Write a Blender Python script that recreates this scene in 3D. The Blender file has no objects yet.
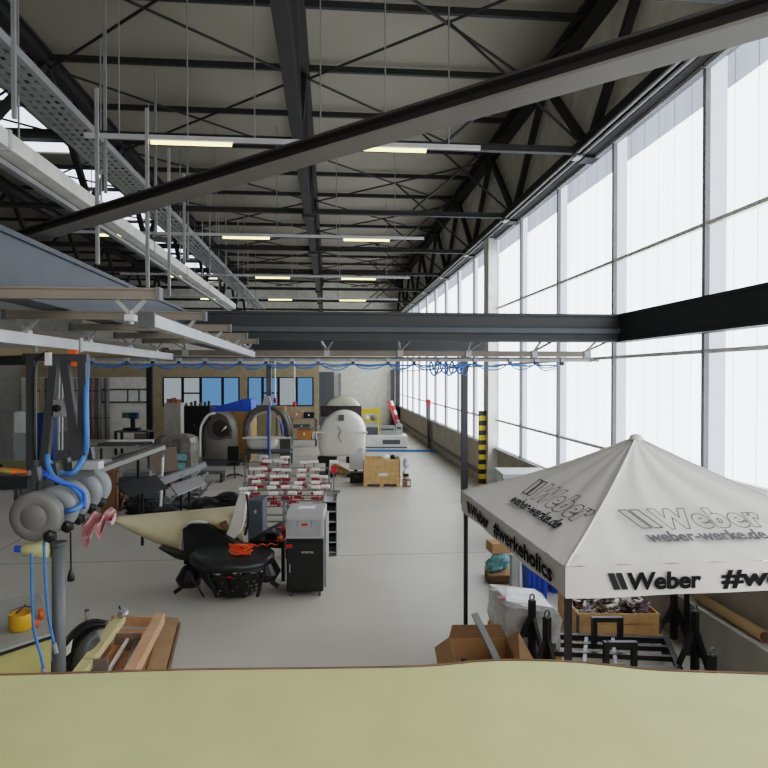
import bpy, bmesh, math, random
from mathutils import Vector, Matrix
random.seed(7)
C = bpy.context.scene.collection
V = Vector
PI = math.pi
# ------------------------------------------------------------------ camera
FPX = 620.0
EYE = V((0, 0, 3.7))
YAW = math.atan(54 / FPX)          # turned towards the window wall
PIT = math.atan(8 / FPX)
fwd = V((math.sin(YAW) * math.cos(PIT), math.cos(YAW) * math.cos(PIT), -math.sin(PIT)))
rgt = V((math.cos(YAW), -math.sin(YAW), 0))
upv = rgt.cross(fwd)
cd = bpy.data.cameras.new('camera'); cam = bpy.data.objects.new('camera', cd); C.objects.link(cam)
cam.location = EYE
cam.rotation_euler = (PI / 2 - PIT, 0, -YAW)
cd.sensor_width = 36; cd.lens = FPX / 768 * 36; cd.clip_end = 300
bpy.context.scene.camera = cam

def ray(px, py): return fwd + rgt * ((px - 384) / FPX) - upv * ((py - 384) / FPX)
def A(px, py, zc): return EYE + ray(px, py) * zc
def G(px, py, h=0.0):
    d = ray(px, py); return EYE + d * ((h - EYE.z) / d.z)
def onY(px, py, Y):
    d = ray(px, py); return EYE + d * (Y / d.y)

# ------------------------------------------------------------------ materials
def lin(c):
    return tuple(((x / 255) / 12.92 if x / 255 <= .04045 else ((x / 255 + .055) / 1.055) ** 2.4) for x in c)
_M = {}
def mat(name, rgb, rough=.6, metal=0., var=.12, scale=3., bump=0., bscale=40., trans=0., alpha=1., coat=0.):
    if name in _M: return _M[name]
    m = bpy.data.materials.new(name); m.use_nodes = True
    nt = m.node_tree; b = nt.nodes['Principled BSDF']
    c = lin(rgb)
    tc = nt.nodes.new('ShaderNodeTexCoord')
    n = nt.nodes.new('ShaderNodeTexNoise'); n.inputs['Scale'].default_value = scale; n.inputs['Detail'].default_value = 5
    r = nt.nodes.new('ShaderNodeValToRGB')
    r.color_ramp.elements[0].position = .3; r.color_ramp.elements[1].position = .7
    r.color_ramp.elements[0].color = tuple(x * (1 - var) for x in c) + (1,)
    r.color_ramp.elements[1].color = tuple(min(1, x * (1 + var)) for x in c) + (1,)
    nt.links.new(tc.outputs['Object'], n.inputs['Vector'])
    nt.links.new(n.outputs['Fac'], r.inputs['Fac'])
    nt.links.new(r.outputs['Color'], b.inputs['Base Color'])
    b.inputs['Roughness'].default_value = rough; b.inputs['Metallic'].default_value = metal
    b.inputs['Transmission Weight'].default_value = trans; b.inputs['Alpha'].default_value = alpha
    b.inputs['Coat Weight'].default_value = coat
    if bump:
        n2 = nt.nodes.new('ShaderNodeTexNoise'); n2.inputs['Scale'].default_value = bscale; n2.inputs['Detail'].default_value = 4
        bp = nt.nodes.new('ShaderNodeBump'); bp.inputs['Strength'].default_value = bump
        nt.links.new(tc.outputs['Object'], n2.inputs['Vector']); nt.links.new(n2.outputs['Fac'], bp.inputs['Height'])
        nt.links.new(bp.outputs['Normal'], b.inputs['Normal'])
    _M[name] = m
    return m
def emit(name, rgb, strength, seams=0.):
    m = bpy.data.materials.new(name); m.use_nodes = True
    nt = m.node_tree; nt.nodes.clear()
    o = nt.nodes.new('ShaderNodeOutputMaterial'); e = nt.nodes.new('ShaderNodeEmission')
    e.inputs['Strength'].default_value = strength
    tc = nt.nodes.new('ShaderNodeTexCoord')
    if seams:
        # multi-wall sheets: a joint every 0.45 m along the wall, a soft mottling between
        sp = nt.nodes.new('ShaderNodeSeparateXYZ'); nt.links.new(tc.outputs['Object'], sp.inputs[0])
        a = nt.nodes.new('ShaderNodeMath'); a.operation = 'PINGPONG'; a.inputs[1].default_value = .225
        nt.links.new(sp.outputs['Y'], a.inputs[0])
        lt = nt.nodes.new('ShaderNodeMath'); lt.operation = 'LESS_THAN'; lt.inputs[1].default_value = .012
        nt.links.new(a.outputs[0], lt.inputs[0])
        n = nt.nodes.new('ShaderNodeTexNoise'); n.inputs['Scale'].default_value = .9
        mp = nt.nodes.new('ShaderNodeMapping'); mp.inputs['Scale'].default_value = (1, 2.5, .25)
        nt.links.new(tc.outputs['Object'], mp.inputs[0]); nt.links.new(mp.outputs[0], n.inputs['Vector'])
        r = nt.nodes.new('ShaderNodeValToRGB'); c = lin(rgb)
        r.color_ramp.elements[0].position = .35; r.color_ramp.elements[1].position = .65
        r.color_ramp.elements[0].color = tuple(x * .88 for x in c) + (1,); r.color_ramp.elements[1].color = c + (1,)
        nt.links.new(n.outputs['Fac'], r.inputs[0])
        mx = nt.nodes.new('ShaderNodeMix'); mx.data_type = 'RGBA'
        nt.links.new(lt.outputs[0], mx.inputs['Factor']); nt.links.new(r.outputs[0], mx.inputs['A'])
        mx.inputs['B'].default_value = tuple(x * (1 - seams) for x in c) + (1,)
        nt.links.new(mx.outputs['Result'], e.inputs['Color'])
    else:
        n = nt.nodes.new('ShaderNodeTexNoise'); n.inputs['Scale'].default_value = 2
        r = nt.nodes.new('ShaderNodeValToRGB'); c = lin(rgb)
        r.color_ramp.elements[0].color = tuple(x * .92 for x in c) + (1,); r.color_ramp.elements[1].color = c + (1,)
        nt.links.new(tc.outputs['Object'], n.inputs['Vector']); nt.links.new(n.outputs['Fac'], r.inputs[0])
        nt.links.new(r.outputs[0], e.inputs['Color'])
    nt.links.new(e.outputs[0], o.inputs[0])
    return m

def floor_material():
    m = bpy.data.materials.new('sealed_floor'); m.use_nodes = True
    nt = m.node_tree; b = nt.nodes['Principled BSDF']
    tc = nt.nodes.new('ShaderNodeTexCoord'); sp = nt.nodes.new('ShaderNodeSeparateXYZ')
    nt.links.new(tc.outputs['Object'], sp.inputs[0])
    n = nt.nodes.new('ShaderNodeTexNoise'); n.inputs['Scale'].default_value = .5; n.inputs['Detail'].default_value = 6
    nt.links.new(tc.outputs['Object'], n.inputs['Vector'])
    r = nt.nodes.new('ShaderNodeValToRGB'); r.color_ramp.elements[0].position = .3; r.color_ramp.elements[1].position = .7
    r.color_ramp.elements[0].color = lin((186, 181, 170)) + (1,); r.color_ramp.elements[1].color = lin((200, 195, 184)) + (1,)
    nt.links.new(n.outputs['Fac'], r.inputs[0])
    def joint(out, period, off):
        a = nt.nodes.new('ShaderNodeMath'); a.operation = 'ADD'; a.inputs[1].default_value = off
        p = nt.nodes.new('ShaderNodeMath'); p.operation = 'PINGPONG'; p.inputs[1].default_value = period / 2
        l = nt.nodes.new('ShaderNodeMath'); l.operation = 'LESS_THAN'; l.inputs[1].default_value = .018
        nt.links.new(out, a.inputs[0]); nt.links.new(a.outputs[0], p.inputs[0]); nt.links.new(p.outputs[0], l.inputs[0])
        return l.outputs[0]
    j1 = joint(sp.outputs['Y'], 8.0, -12.75 + 80); j2 = joint(sp.outputs['X'], 16.0, 7.0 + 80)
    mxm = nt.nodes.new('ShaderNodeMath'); mxm.operation = 'MAXIMUM'
    nt.links.new(j1, mxm.inputs[0]); nt.links.new(j2, mxm.inputs[1])
    mx = nt.nodes.new('ShaderNodeMix'); mx.data_type = 'RGBA'
    nt.links.new(mxm.outputs[0], mx.inputs['Factor']); nt.links.new(r.outputs[0], mx.inputs['A'])
    mx.inputs['B'].default_value = lin((120, 116, 110)) + (1,)
    nt.links.new(mx.outputs['Result'], b.inputs['Base Color'])
    b.inputs['Roughness'].default_value = .42
    b.inputs['Specular IOR Level'].default_value = .35
    return m

BLACK = mat('black_paint', (30, 31, 33), .5)
BLACKM = mat('black_satin', (24, 24, 25), .4)
STEELD = mat('dark_roof_steel', (40, 39, 38), .7)
ANTH = mat('anthracite_paint', (62, 69, 76), .55)
ANTHD = mat('anthracite_dark', (38, 41, 44), .55)
GALV = mat('galvanised', (150, 152, 152), .45, .35)
ALU = mat('anodised_aluminium', (122, 114, 104), .5, .15)
GREY = mat('grey_paint', (128, 128, 128), .5)
LGREY = mat('light_grey_paint', (176, 177, 178), .5)
DGREY = mat('dark_grey_paint', (84, 86, 88), .5)
WHITE = mat('white_paint', (226, 226, 222), .5)
CREAM = mat('cream_wall', (212, 208, 196), .8)
CONC = mat('concrete', (178, 170, 157), .85, var=.15, scale=2, bump=.15)
WOOD = mat('pale_pine', (206, 164, 112), .7, var=.18, scale=6)
WOODP = mat('peach_plywood', (214, 168, 132), .7, var=.12, scale=5)
WOODY = mat('yellow_pine', (214, 200, 150), .7, var=.12, scale=5)
CARD = mat('cardboard', (176, 138, 98), .85, var=.1)
CARDD = mat('cardboard_dark', (140, 108, 78), .85, var=.1)
BLUE = mat('blue_hose', (66, 122, 188), .45)
BLUED = mat('deep_blue', (42, 94, 200), .55)
BLUEB = mat('bright_blue_tarp', (36, 96, 205), .5)
RED = mat('red_paint', (186, 40, 46), .5)
CLAMP = mat('clamp_red', (150, 40, 50), .55)
ORANGE = mat('orange_plastic', (238, 96, 36), .5)
YELLOW = mat('yellow_paint', (222, 190, 40), .5)
AMBER = mat('amber_plastic', (214, 160, 36), .5)
FABRIC = mat('tent_fabric', (214, 211, 206), .9, var=.03, scale=1.5, bump=.12, bscale=9)
INK = mat('black_print', (34, 36, 38), .85)
INKG = mat('grey_print', (96, 96, 98), .85)
BEIGE = mat('beige_fibreglass', (206, 196, 160), .5, var=.08)
SHELL = mat('white_gelcoat', (214, 212, 204), .4, var=.05)
CARBON = mat('carbon_black', (32, 32, 34), .35, var=.3, scale=12)
FILM = mat('stretch_film', (198, 198, 198), .25, var=.22, scale=7, bump=.6, bscale=7)
FILMG = mat('grey_film', (112, 108, 101), .35, var=.25, scale=6, bump=.5, bscale=8)
TEAL = mat('teal_plastic', (124, 182, 184), .5, var=.25, scale=10)
PINK = mat('pink_film', (242, 190, 194), .4, var=.2, scale=14)
OLIVE = mat('olive_paint', (120, 120, 88), .6)
LIME = mat('pale_yellow_green_resin', (206, 204, 152), .6, var=.06, scale=4)
GLASSD = mat('dark_glass', (66, 56, 58), .12, var=.3, scale=3)
FOAM = mat('white_foam', (236, 234, 228), .8, var=.04)
PURPLE = mat('mauve_scrap', (140, 122, 136), .6, var=.3, scale=10)
BROWN = mat('brown_rust', (110, 84, 66), .7, var=.25, scale=8)
CEIL = mat('roof_deck', (136, 131, 119), .85, var=.05, scale=.4)
TANW = mat('tan_wall', (160, 146, 118), .8)
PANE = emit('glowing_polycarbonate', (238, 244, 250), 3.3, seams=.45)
PANES = emit('shaded_polycarbonate', (196, 204, 220), 1.0, seams=.45)  # roof-overhang shade at the window heads, put into a dimmer pane glow
TUBE = emit('fluorescent_tube', (255, 236, 150), 4.0)
SKYL = emit('skylight_glazing', (228, 232, 250), 1.9)
WINB = emit('blue_daylight_glass', (104, 150, 202), .65)
WINW = emit('white_daylight_glass', (176, 186, 192), .55)

# ------------------------------------------------------------------ mesh helpers
MW = {}
class MB:
    def __init__(s): s.bm = bmesh.new()
    def face(s, vs):
        try: return s.bm.faces.new(vs)
        except ValueError: return None
    def box(s, c, size, rz=0., M=None):
        c = V(c); hx, hy, hz = size[0] / 2, size[1] / 2, size[2] / 2
        R = M if M is not None else Matrix.Rotation(rz, 3, 'Z')
        vs = [s.bm.verts.new(c + R @ V((x * hx, y * hy, z * hz))) for x in (-1, 1) for y in (-1, 1) for z in (-1, 1)]
        for f in ((0, 1, 3, 2), (4, 6, 7, 5), (0, 4, 5, 1), (2, 3, 7, 6), (0, 2, 6, 4), (1, 5, 7, 3)): s.face([vs[i] for i in f])
        return s
    def bx(s, x0, x1, y0, y1, z0, z1): return s.box(((x0 + x1) / 2, (y0 + y1) / 2, (z0 + z1) / 2), (abs(x1 - x0), abs(y1 - y0), abs(z1 - z0)))
    def bar(s, p0, p1, w, h=None, up=V((0, 0, 1))):
        p0, p1 = V(p0), V(p1); d = p1 - p0; L = d.length
        if L < 1e-6: return s
        d /= L; h = h or w
        sd = d.cross(up)
        if sd.length < 1e-3: sd = d.cross(V((0, 1, 0)))
        sd.normalize(); u = sd.cross(d)
        return s.box((p0 + p1) / 2, (w, L, h), M=Matrix((sd, d, u)).transposed())
    def ibeam(s, p0, p1, w, h, t=.03):
        p0, p1 = V(p0), V(p1)
        s.bar(p0 + V((0, 0, h / 2 - t / 2)), p1 + V((0, 0, h / 2 - t / 2)), w, t)
        s.bar(p0 - V((0, 0, h / 2 - t / 2)), p1 - V((0, 0, h / 2 - t / 2)), w, t)
        return s.bar(p0, p1, t, h - 2 * t)
    def ring(s, c, d, r, n, ph=0., ref=None):
        d = V(d).normalized()
        a = ref if ref is not None else (V((0, 0, 1)) if abs(d.z) < .9 else V((1, 0, 0)))
        a = (a - d * a.dot(d)).normalized(); b = d.cross(a)
        return [s.bm.verts.new(V(c) + (a * math.cos(2 * PI * i / n + ph) + b * math.sin(2 * PI * i / n + ph)) * r) for i in range(n)]
    def skin(s, r0, r1):
        n = len(r0)
        for i in range(n): s.face([r0[i], r0[(i + 1) % n], r1[(i + 1) % n], r1[i]])
    def tube(s, p0, p1, r, n=10, r2=None):
        p0, p1 = V(p0), V(p1); d = p1 - p0
        a = s.ring(p0, d, r, n); b = s.ring(p1, d, r if r2 is None else r2, n)
        s.skin(a, b); s.face(a[::-1]); s.face(b); return s
    def sweep(s, pts, r, n=8, closed=False, smooth=4):
        pts = [V(p) for p in pts]
        if smooth > 1 and len(pts) > 2: pts = catmull(pts, smooth)
        N = len(pts); rings = []; ref = None
        for i in range(N):
            d = (pts[min(i + 1, N - 1)] - pts[max(i - 1, 0)])
            if d.length < 1e-7: d = V((0, 0, 1))
            d.normalize()
            if ref is None or abs(ref.dot(d)) > .98: ref = V((0, 0, 1)) if abs(d.z) < .9 else V((1, 0, 0))
            ref = (ref - d * ref.dot(d)).normalized()
            rings.append(s.ring(pts[i], d, r, n, ref=ref))
        for i in range(N - 1): s.skin(rings[i], rings[i + 1])
        s.face(rings[0][::-1]); s.face(rings[-1]); return s
    def lathe(s, c, prof, axis=V((0, 0, 1)), n=24):
        axis = V(axis).normalized(); rings = []
        for r, z in prof: rings.append(s.ring(V(c) + axis * z, axis, max(r, 1e-4), n))
        for a, b in zip(rings, rings[1:]): s.skin(a, b)
        s.face(rings[0][::-1]); s.face(rings[-1]); return s
    def prism(s, poly, off):
        a = [s.bm.verts.new(V(p)) for p in poly]; b = [s.bm.verts.new(V(p) + V(off)) for p in poly]
        s.face(a[::-1]); s.face(b); s.skin(a, b); return s
    def loft(s, rings, cap=True):
        R = [[s.bm.verts.new(V(p)) for p in r] for r in rings]
        for a, b in zip(R, R[1:]): s.skin(a, b)
        if cap: s.face(R[0][::-1]); s.face(R[-1])
        return s
    def grid(s, f, nu, nv):
        vs = [[s.bm.verts.new(V(f(i / nu, j / nv))) for j in range(nv + 1)] for i in range(nu + 1)]
        for i in range(nu):
            for j in range(nv): s.face([vs[i][j], vs[i + 1][j], vs[i + 1][j + 1], vs[i][j + 1]])
        return s
    def blob(s, c, sx, sy, sz, seg=12, rings=8, jit=0.):
        c = V(c); rr = []
        for j in range(1, rings):
            t = PI * j / rings
            rr.append([c + V((sx * math.sin(t) * math.cos(2 * PI * i / seg), sy * math.sin(t) * math.sin(2 * PI * i / seg), -sz * math.cos(t))) * (1 + random.uniform(-jit, jit)) - c * 0 if False else
                       c + V((sx * math.sin(t) * math.cos(2 * PI * i / seg), sy * math.sin(t) * math.sin(2 * PI * i / seg), -sz * math.cos(t))) * (1 + random.uniform(-jit, jit)) for i in range(seg)])
        return s.loft(rr)
    def build(s, name, m, parent=None, world=False, smooth=False, bevel=0., solid=0., sub=0):
        if world and parent is not None:
            s.bm.transform(MW[parent.name].inverted())
        bmesh.ops.recalc_face_normals(s.bm, faces=s.bm.faces)
        me = bpy.data.meshes.new(name); s.bm.to_mesh(me); s.bm.free()
        o = bpy.data.objects.new(name, me); C.objects.link(o)
        me.materials.append(m)
        if smooth:
            for p in me.polygons: p.use_smooth = True
        if solid:
            k = o.modifiers.new('solid', 'SOLIDIFY'); k.thickness = solid; k.offset = 0
        if bevel:
            k = o.modifiers.new('bevel', 'BEVEL'); k.width = bevel; k.segments = 2; k.limit_method = 'ANGLE'
        if sub:
            k = o.modifiers.new('sub', 'SUBSURF'); k.levels = sub; k.render_levels = sub
        if parent is not None: o.parent = parent; MW[o.name] = MW[parent.name]
        else: MW[o.name] = Matrix.Identity(4)
        return o
def catmull(p, n):
    out = []
    for i in range(len(p) - 1):
        a, b, c, d = p[max(i - 1, 0)], p[i], p[i + 1], p[min(i + 2, len(p) - 1)]
        for k in range(n):
            t = k / n
            out.append(.5 * ((2 * b) + (c - a) * t + (2 * a - 5 * b + 4 * c - d) * t * t + (3 * b - a - 3 * c + d) * t ** 3))
    return out + [p[-1]]
def tag(o, label, cat, group=None, kind=None):
    o['label'] = label; o['category'] = cat
    if group: o['group'] = group
    if kind: o['kind'] = kind
    return o
def thing(name, label, cat, loc=(0, 0, 0), rz=0., group=None, kind=None):
    o = bpy.data.objects.new(name, None); C.objects.link(o); o.empty_display_size = .1
    o.location = loc; o.rotation_euler = (0, 0, rz)
    MW[o.name] = Matrix.Translation(V(loc)) @ Matrix.Rotation(rz, 4, 'Z')
    return tag(o, label, cat, group, kind)
def struct(o, label, cat, group=None): return tag(o, label, cat, group, 'structure')
def copy_tree(o, parent=None):
    c = o.copy(); C.objects.link(c)
    if parent is not None: c.parent = parent
    for ch in [x for x in o.children]: copy_tree(ch, c)
    return c
def spot(name, label, cat, x0, x1, yb, h=0., group=None, turn=0.):
    """A thing whose front edge stands on height h at image row yb; local x runs along the front, y away, z up. Returns root, width, metres per pixel."""
    loc = G((x0 + x1) / 2, yb, h)
    zc = (loc - EYE).dot(fwd)
    return thing(name, label, cat, loc, -YAW + turn, group), (x1 - x0) * zc / FPX, zc / FPX

# ================================================================== SETTING
WX = 5.2; HT = 8.03; HC = 10.9; YB = 47.0; SILL = 1.47
MB().bx(-18, WX + .3, -3, YB + .5, -.1, 0).build('floor', floor_material())
struct(bpy.data.objects['floor'], 'pale grey sealed hall floor with thin joints', 'floor')
sx0, sx1 = -9.6, -8.2
b = MB().bx(-18, sx0, -3, YB + .5, HC, HC + .15).bx(sx1, WX + .3, -3, YB + .5, HC, HC + .15)
for k in range(9): b.bx(sx0, sx1, -3 + k * 6, -1.6 + k * 6, HC, HC + .15)
struct(b.build('ceiling', CEIL), 'grey flat roof deck above the black steelwork', 'ceiling')
for k in range(8):
    struct(MB().bx(sx0, sx1, -1.6 + k * 6, 3 + k * 6, HC + .05, HC + .1).build('skylight', SKYL), 'bright roof skylight strip over the perforated tray', 'skylight', 'roof skylights')
b = MB().bx(WX, WX + .3, -3, YB, 0, SILL)
struct(MB().bx(WX, WX + .3, -3, YB, HT, HC).build('wall_right_upper', mat('upper_wall', (206, 203, 194), .85)), 'grey wall strip above the tall glazing behind the truss', 'wall')
struct(b.build('wall_right', CONC), 'bare concrete wall below the tall glazing', 'wall')
struct(MB().bx(-18, WX + .3, YB, YB + .2, 0, HC).build('wall_back', CREAM), 'cream end wall of the hall', 'wall')
struct(MB().bx(-18.2, -18, -3, YB, 0, HC).build('wall_left', mat('dim_wall', (128, 126, 120), .9)), 'plain grey side wall far beyond the clutter', 'wall')

struct(MB().bx(-18, -2.2, -3.2, -3, 0, HC).build('wall_rear_blocker', mat('dim_wall', (128, 126, 120), .9)), 'added unseen wall behind the gallery that keeps light off the tent side', 'wall')  # added out of view behind the camera to darken the tent side
# windows: one per bay of the tall wall
METAL = mat('mullion_metal', (150, 150, 152), .5)
TRANS = [SILL, 2.33, 4.04, 5.79, HT - .55, HT]
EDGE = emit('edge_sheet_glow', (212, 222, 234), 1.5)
k = 0
for i in range(-3, 15):
    y0 = 8.15 + 2.765 * i; y1 = min(y0 + 2.765, YB)
    if y0 > YB - .5: break
    k += 1
    w = thing('window_%d' % k, 'tall translucent window bay of white sheet panels', 'window', (WX, y0, SILL), 0, 'translucent window bays along the wall', 'structure')
    for z0, z1 in zip(TRANS, TRANS[1:]):
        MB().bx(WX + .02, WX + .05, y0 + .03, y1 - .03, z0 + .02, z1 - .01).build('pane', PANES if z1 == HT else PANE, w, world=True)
    MB().bx(WX - .07, WX + .04, y0 - .03, y0 + .04, SILL, HT).build('mullion', METAL, w, world=True)
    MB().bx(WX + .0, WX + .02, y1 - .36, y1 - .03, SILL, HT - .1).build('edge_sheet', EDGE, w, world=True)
    for z in TRANS[:4]:
        MB().bx(WX - .06, WX + .06, y0 + .03, y1 - .03, z - .028, z + .028).build('transom', WHITE, w, world=True)
    MB().bx(WX - .1, WX + .06, y0 + .03, y1 - .03, HT - .12, HT + .1).build('head_rail', LGREY, w, world=True)
# wide white pillar at the hazard post and the sill ledge
struct(MB().bx(WX - .3, WX, 18.9, 19.5, 0, HT).build('pillar', WHITE), 'white square pillar in the window wall behind the striped post', 'pillar')
struct(MB().bx(WX - .12, WX, -2, YB, SILL - .06, SILL).build('trim_1', LGREY), 'narrow grey window sill along the concrete wall', 'sill')
struct(MB().bx(WX - .34, WX, 2.2, 13.5, 0, .62).build('trim_2', mat('plinth', (178, 175, 168), .8)), 'low grey concrete plinth at the wall under the white tent', 'plinth')
struct(MB().bx(WX - .06, WX, 13.5, YB, .3, .42).build('trim_3', mat('wall_rail', (132, 126, 118), .8)), 'low impact rail running along the concrete wall', 'rail')

# end wall: tan beams, posts, window band (a nearer partition) and cream field
PY = 38.0
def wx(px, Y): return onY(px, 380, Y).x
def wz(py, Y): return onY(384, py, Y).z
struct(MB().bx(-18, wx(148, PY), PY, PY + .15, 0, 4.1).build('wall_partition', mat('partition_white', (226, 222, 213), .8)), 'off-white partition wall with pipes at the end of the hall', 'wall')
b = MB().bx(wx(148, PY), wx(319, PY), PY, PY + .15, 0, wz(406, PY)).bx(-18, wx(319, PY), PY - .05, PY + .2, wz(377, PY), wz(364, PY))
for px0, px1 in ((152, 162), (240, 247), (314, 319)): b.bx(wx(px0, PY), wx(px1, PY), PY - .03, PY + .18, 0, wz(376, PY))
struct(b.build('wall_window_band', TANW), 'tan framed partition holding a band of bluish windows', 'wall')
panes = [(163, 182, 0), (183, 200, 0), (201, 222, 1), (223, 239, 1), (248, 262, 1), (263, 278, 1), (279, 296, 0), (297, 313, 1)]
for n, (p0, p1, blue) in enumerate(panes):
    w = thing('window_%d' % (30 + n), 'dark framed office window at the end of the hall', 'window', (wx((p0 + p1) / 2, PY), PY, wz(406, PY)), 0, 'office windows in the tan partition', 'structure')
    x0, x1, z0, z1 = wx(p0, PY), wx(p1, PY), wz(406, PY), wz(377, PY)
    MB().bx(x0, x1, PY + .06, PY + .08, z0, z1).build('pane', WINB if blue else WINW, w, world=True)
    b = MB().bx(x0 - .04, x0 + .05, PY, PY + .05, z0, z1).bx(x1 - .05, x1 + .04, PY, PY + .05, z0, z1).bx(x0, x1, PY, PY + .05, z0, z0 + .08).bx(x0, x1, PY, PY + .05, z1 - .06, z1)
    if n in (1, 5): b.bx(x0, x1, PY, PY + .05, wz(393.5, PY), wz(392, PY))
    b.build('frame', BLACK, w, world=True)
def column(name, px0, px1, Y, m, top, label):
    x0, x1 = wx(px0, Y), wx(px1, Y)
    return struct(MB().bx(x0, x1, Y - .15, Y + .1, 0, top).build(name, m), label, 'column')
column('steel_column', 147, 152.5, 35, BLACK, 4.3, 'black steel column beside the white cabinet at the far partition')
column('steel_column', 390.5, 394.5, 46.6, DGREY, 4.2, 'slim grey column on the cream end wall by the striped barrier')
column('steel_column', 395.5, 400, 46, BLACK, 6.0, 'black corner column where end wall meets the window wall')
column('steel_column', 319, 334, 46.5, DGREY, 4.0, 'wide grey service column between blue windows and cream wall')
column('steel_column', 266.5, 271.5, 30, DGREY, 4.3, 'grey column rising behind the arched hood frame')
column('steel_column', 338, 341, 46.5, GREY, 3.9, 'thin grey pipe column on the cream end wall')
cc = onY(464.2, 500, 17.7)
struct(MB().bx(cc.x - .085, cc.x + .085, 17.6, 17.78, 0, 4.3).build('steel_column', mat('column_charcoal', (46, 48, 50), .55)), 'slim anthracite column behind the far corner of the tent', 'column')

# ------------------------------------------------------------------ roof steel
TX = (5.05, -.58, -6.2, -11.85)
N0 = 1.9; PT = 4.95
tl = ['black lattice roof truss above the window wall', 'black lattice roof truss above the hall centre', 'black lattice roof truss above the perforated cable tray', 'black lattice roof truss farthest from the windows']
for ti, X in enumerate(TX):
    t = thing('roof_truss', tl[ti], 'roof truss', (X, -2, 8.0), 0, None, 'structure')
    MB().ibeam((X, -2, 8.1), (X, YB, 8.1), .24 if ti != 1 else .2, .26, .04).build('bottom_chord', STEELD, t, world=True)
    MB().ibeam((X, -2, 10.65), (X, YB, 10.65), .4 if ti == 0 else .24, .34, .05).build('top_chord', STEELD, t, world=True)
    for j in range(9):
        yb = N0 + j * PT; yt = yb + PT / 2
        for a, c in ((yb, yt), (yt, yb + PT)):
            up = c == yt
            MB().bar((X, a, 8.15 if up else 10.55), (X, c, 10.55 if up else 8.15), .14, .14).build('diagonal', STEELD, t, world=True)
        MB().box((X, yb, 8.0), (.3, .35, .18)).build('node_plate', BLACK, t, world=True)
        if ti == 0: MB().box((X - .2, yb, 7.96), (.2, .24, .03)).build('bracket', LGREY, t, world=True)
for j in range(10):
    y = N0 + j * PT
    struct(MB().ibeam((-18, y, 8.1), (5.05, y, 8.1), .12, .13, .02).build('roof_tie', STEELD), 'black horizontal tie beam crossing under the roof trusses', 'roof beam', 'lower roof ties')
for j in range(19):
    y = 1.0 + N0 + j * PT / 2 - .9
    struct(MB().bar((-18, y, 10.72), (5.05, y, 10.74), .09, .13).build('roof_purlin', STEELD), 'black purlin just below the grey roof deck', 'roof beam', 'upper roof purlins')
for bi in range(3):
    for j in range(9):
        for s in (0, 1):
            xa, xb = TX[bi] - .1, TX[bi + 1] + .1
            ya, yb = N0 + j * PT + PT / 2, N0 + (j + 1) * PT + PT / 2
            struct(MB().tube((xa, ya if s else yb, 10.45), (xb, yb if s else ya, 10.45), .03, 6).build('bracing_rod', STEELD), 'thin black crossed bracing rod below the roof deck', 'bracing rod', 'roof bracing rods')
            if bi == 0:
                struct(MB().tube((xa, ya - PT / 2, 8.2 if s else 10.5), ((xa + xb) / 2, ya - PT / 2, 10.5 if s else 8.2), .03, 6).build('bracing_rod', STEELD), 'thin black slanted rod between lower ties and purlins', 'bracing rod', 'slanted rods between roof layers')
# dark haunch beams deeper in the next bay
for j, (pa, pb) in enumerate((((-30, 165), (70, 224)), ((95, 225), (190, 275)))):
    struct(MB().ibeam(G(*pa, 9.2) if False else onY(*pa, 14 + j * 9), onY(*pb, 26 + j * 12), .25, .3).build('roof_strut', STEELD), 'heavy black slanting roof beam, ' + ('high beside the pale duct' if j == 0 else 'lower and beyond the pale duct'), 'roof beam')
# black wall plate with grey conduits at the head of the windows
struct(MB().bx(WX - .3, WX - .02, -2, YB, HT + .12, HT + .32).build('wall_plate', BLACK), 'black wall plate beam above the window heads', 'beam')
for i, (dx, z, r) in enumerate(((.16, HT + .02, .05), (.30, HT - .02, .035), (.42, HT + .0, .03))):
    struct(MB().tube((WX - dx, -2, z), (WX - dx, YB, z), r, 8).build('conduit_pipe', GALV), ['thick grey conduit tight above the window heads', 'middle grey conduit of the three above the windows', 'outermost thin grey conduit above the windows'][i], 'conduit')

# jib beam crossing overhead
pA, pB = G(0, 248.5, 4.83), G(561, 85, 4.83)
dj = (pB - pA); pA = pA - dj * .15; pB = pB + dj * .25
t = thing('overhead_beam', 'long dark steel beam crossing diagonally under the roof', 'steel beam', (pA + pB) / 2, 0, None, 'structure')
dn = dj.normalized()
MB().bar(pA + V((0, 0, .0)), pB, .144, .013).build('bottom_flange', mat('jib_underside_lit', (98, 96, 93), .5), t, world=True)  # floor-bounce light on the underside is put into this lighter flange colour
MB().bar(pA + V((0, 0, .047)), pB + V((0, 0, .047)), .021, .085).build('web', STEELD, t, world=True)
MB().bar(pA + V((0, 0, .074)), pB + V((0, 0, .074)), .12, .013).build('top_flange', STEELD, t, world=True)

# ------------------------------------------------------------------ crane steel frame
Z0, Z1 = 4.28, 4.75
GX0, GX1, GY = -2.3, 4.9, 10.3
def girder(label, p0, p1, m):
    t = thing('runway_beam', label, 'steel girder', (V(p0) + V(p1)) / 2, 0, None, 'structure')
    p0, p1 = V(p0), V(p1); d = (p1 - p0).normalized()
    h = Z1 - Z0; mz = (Z0 + Z1) / 2
    MB().bar((p0.x, p0.y, mz), (p1.x, p1.y, mz), .2, h - .08).build('web', m, t, world=True)
    MB().bar((p0.x, p0.y, Z1 - .02), (p1.x, p1.y, Z1 - .02), .26, .04).build('top_flange', m, t, world=True)
    MB().bar((p0.x, p0.y, Z0 + .02), (p1.x, p1.y, Z0 + .02), .26, .04).build('bottom_flange', m, t, world=True)
    return t
girder('shade-darkened steel girder running beside the tall windows', (GX1 + .1, -1, 0), (GX1 + .1, GY + .13, 0), ANTHD)  # anthracite like its opposite girder; shadow-side darkness is put into the colour
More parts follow.
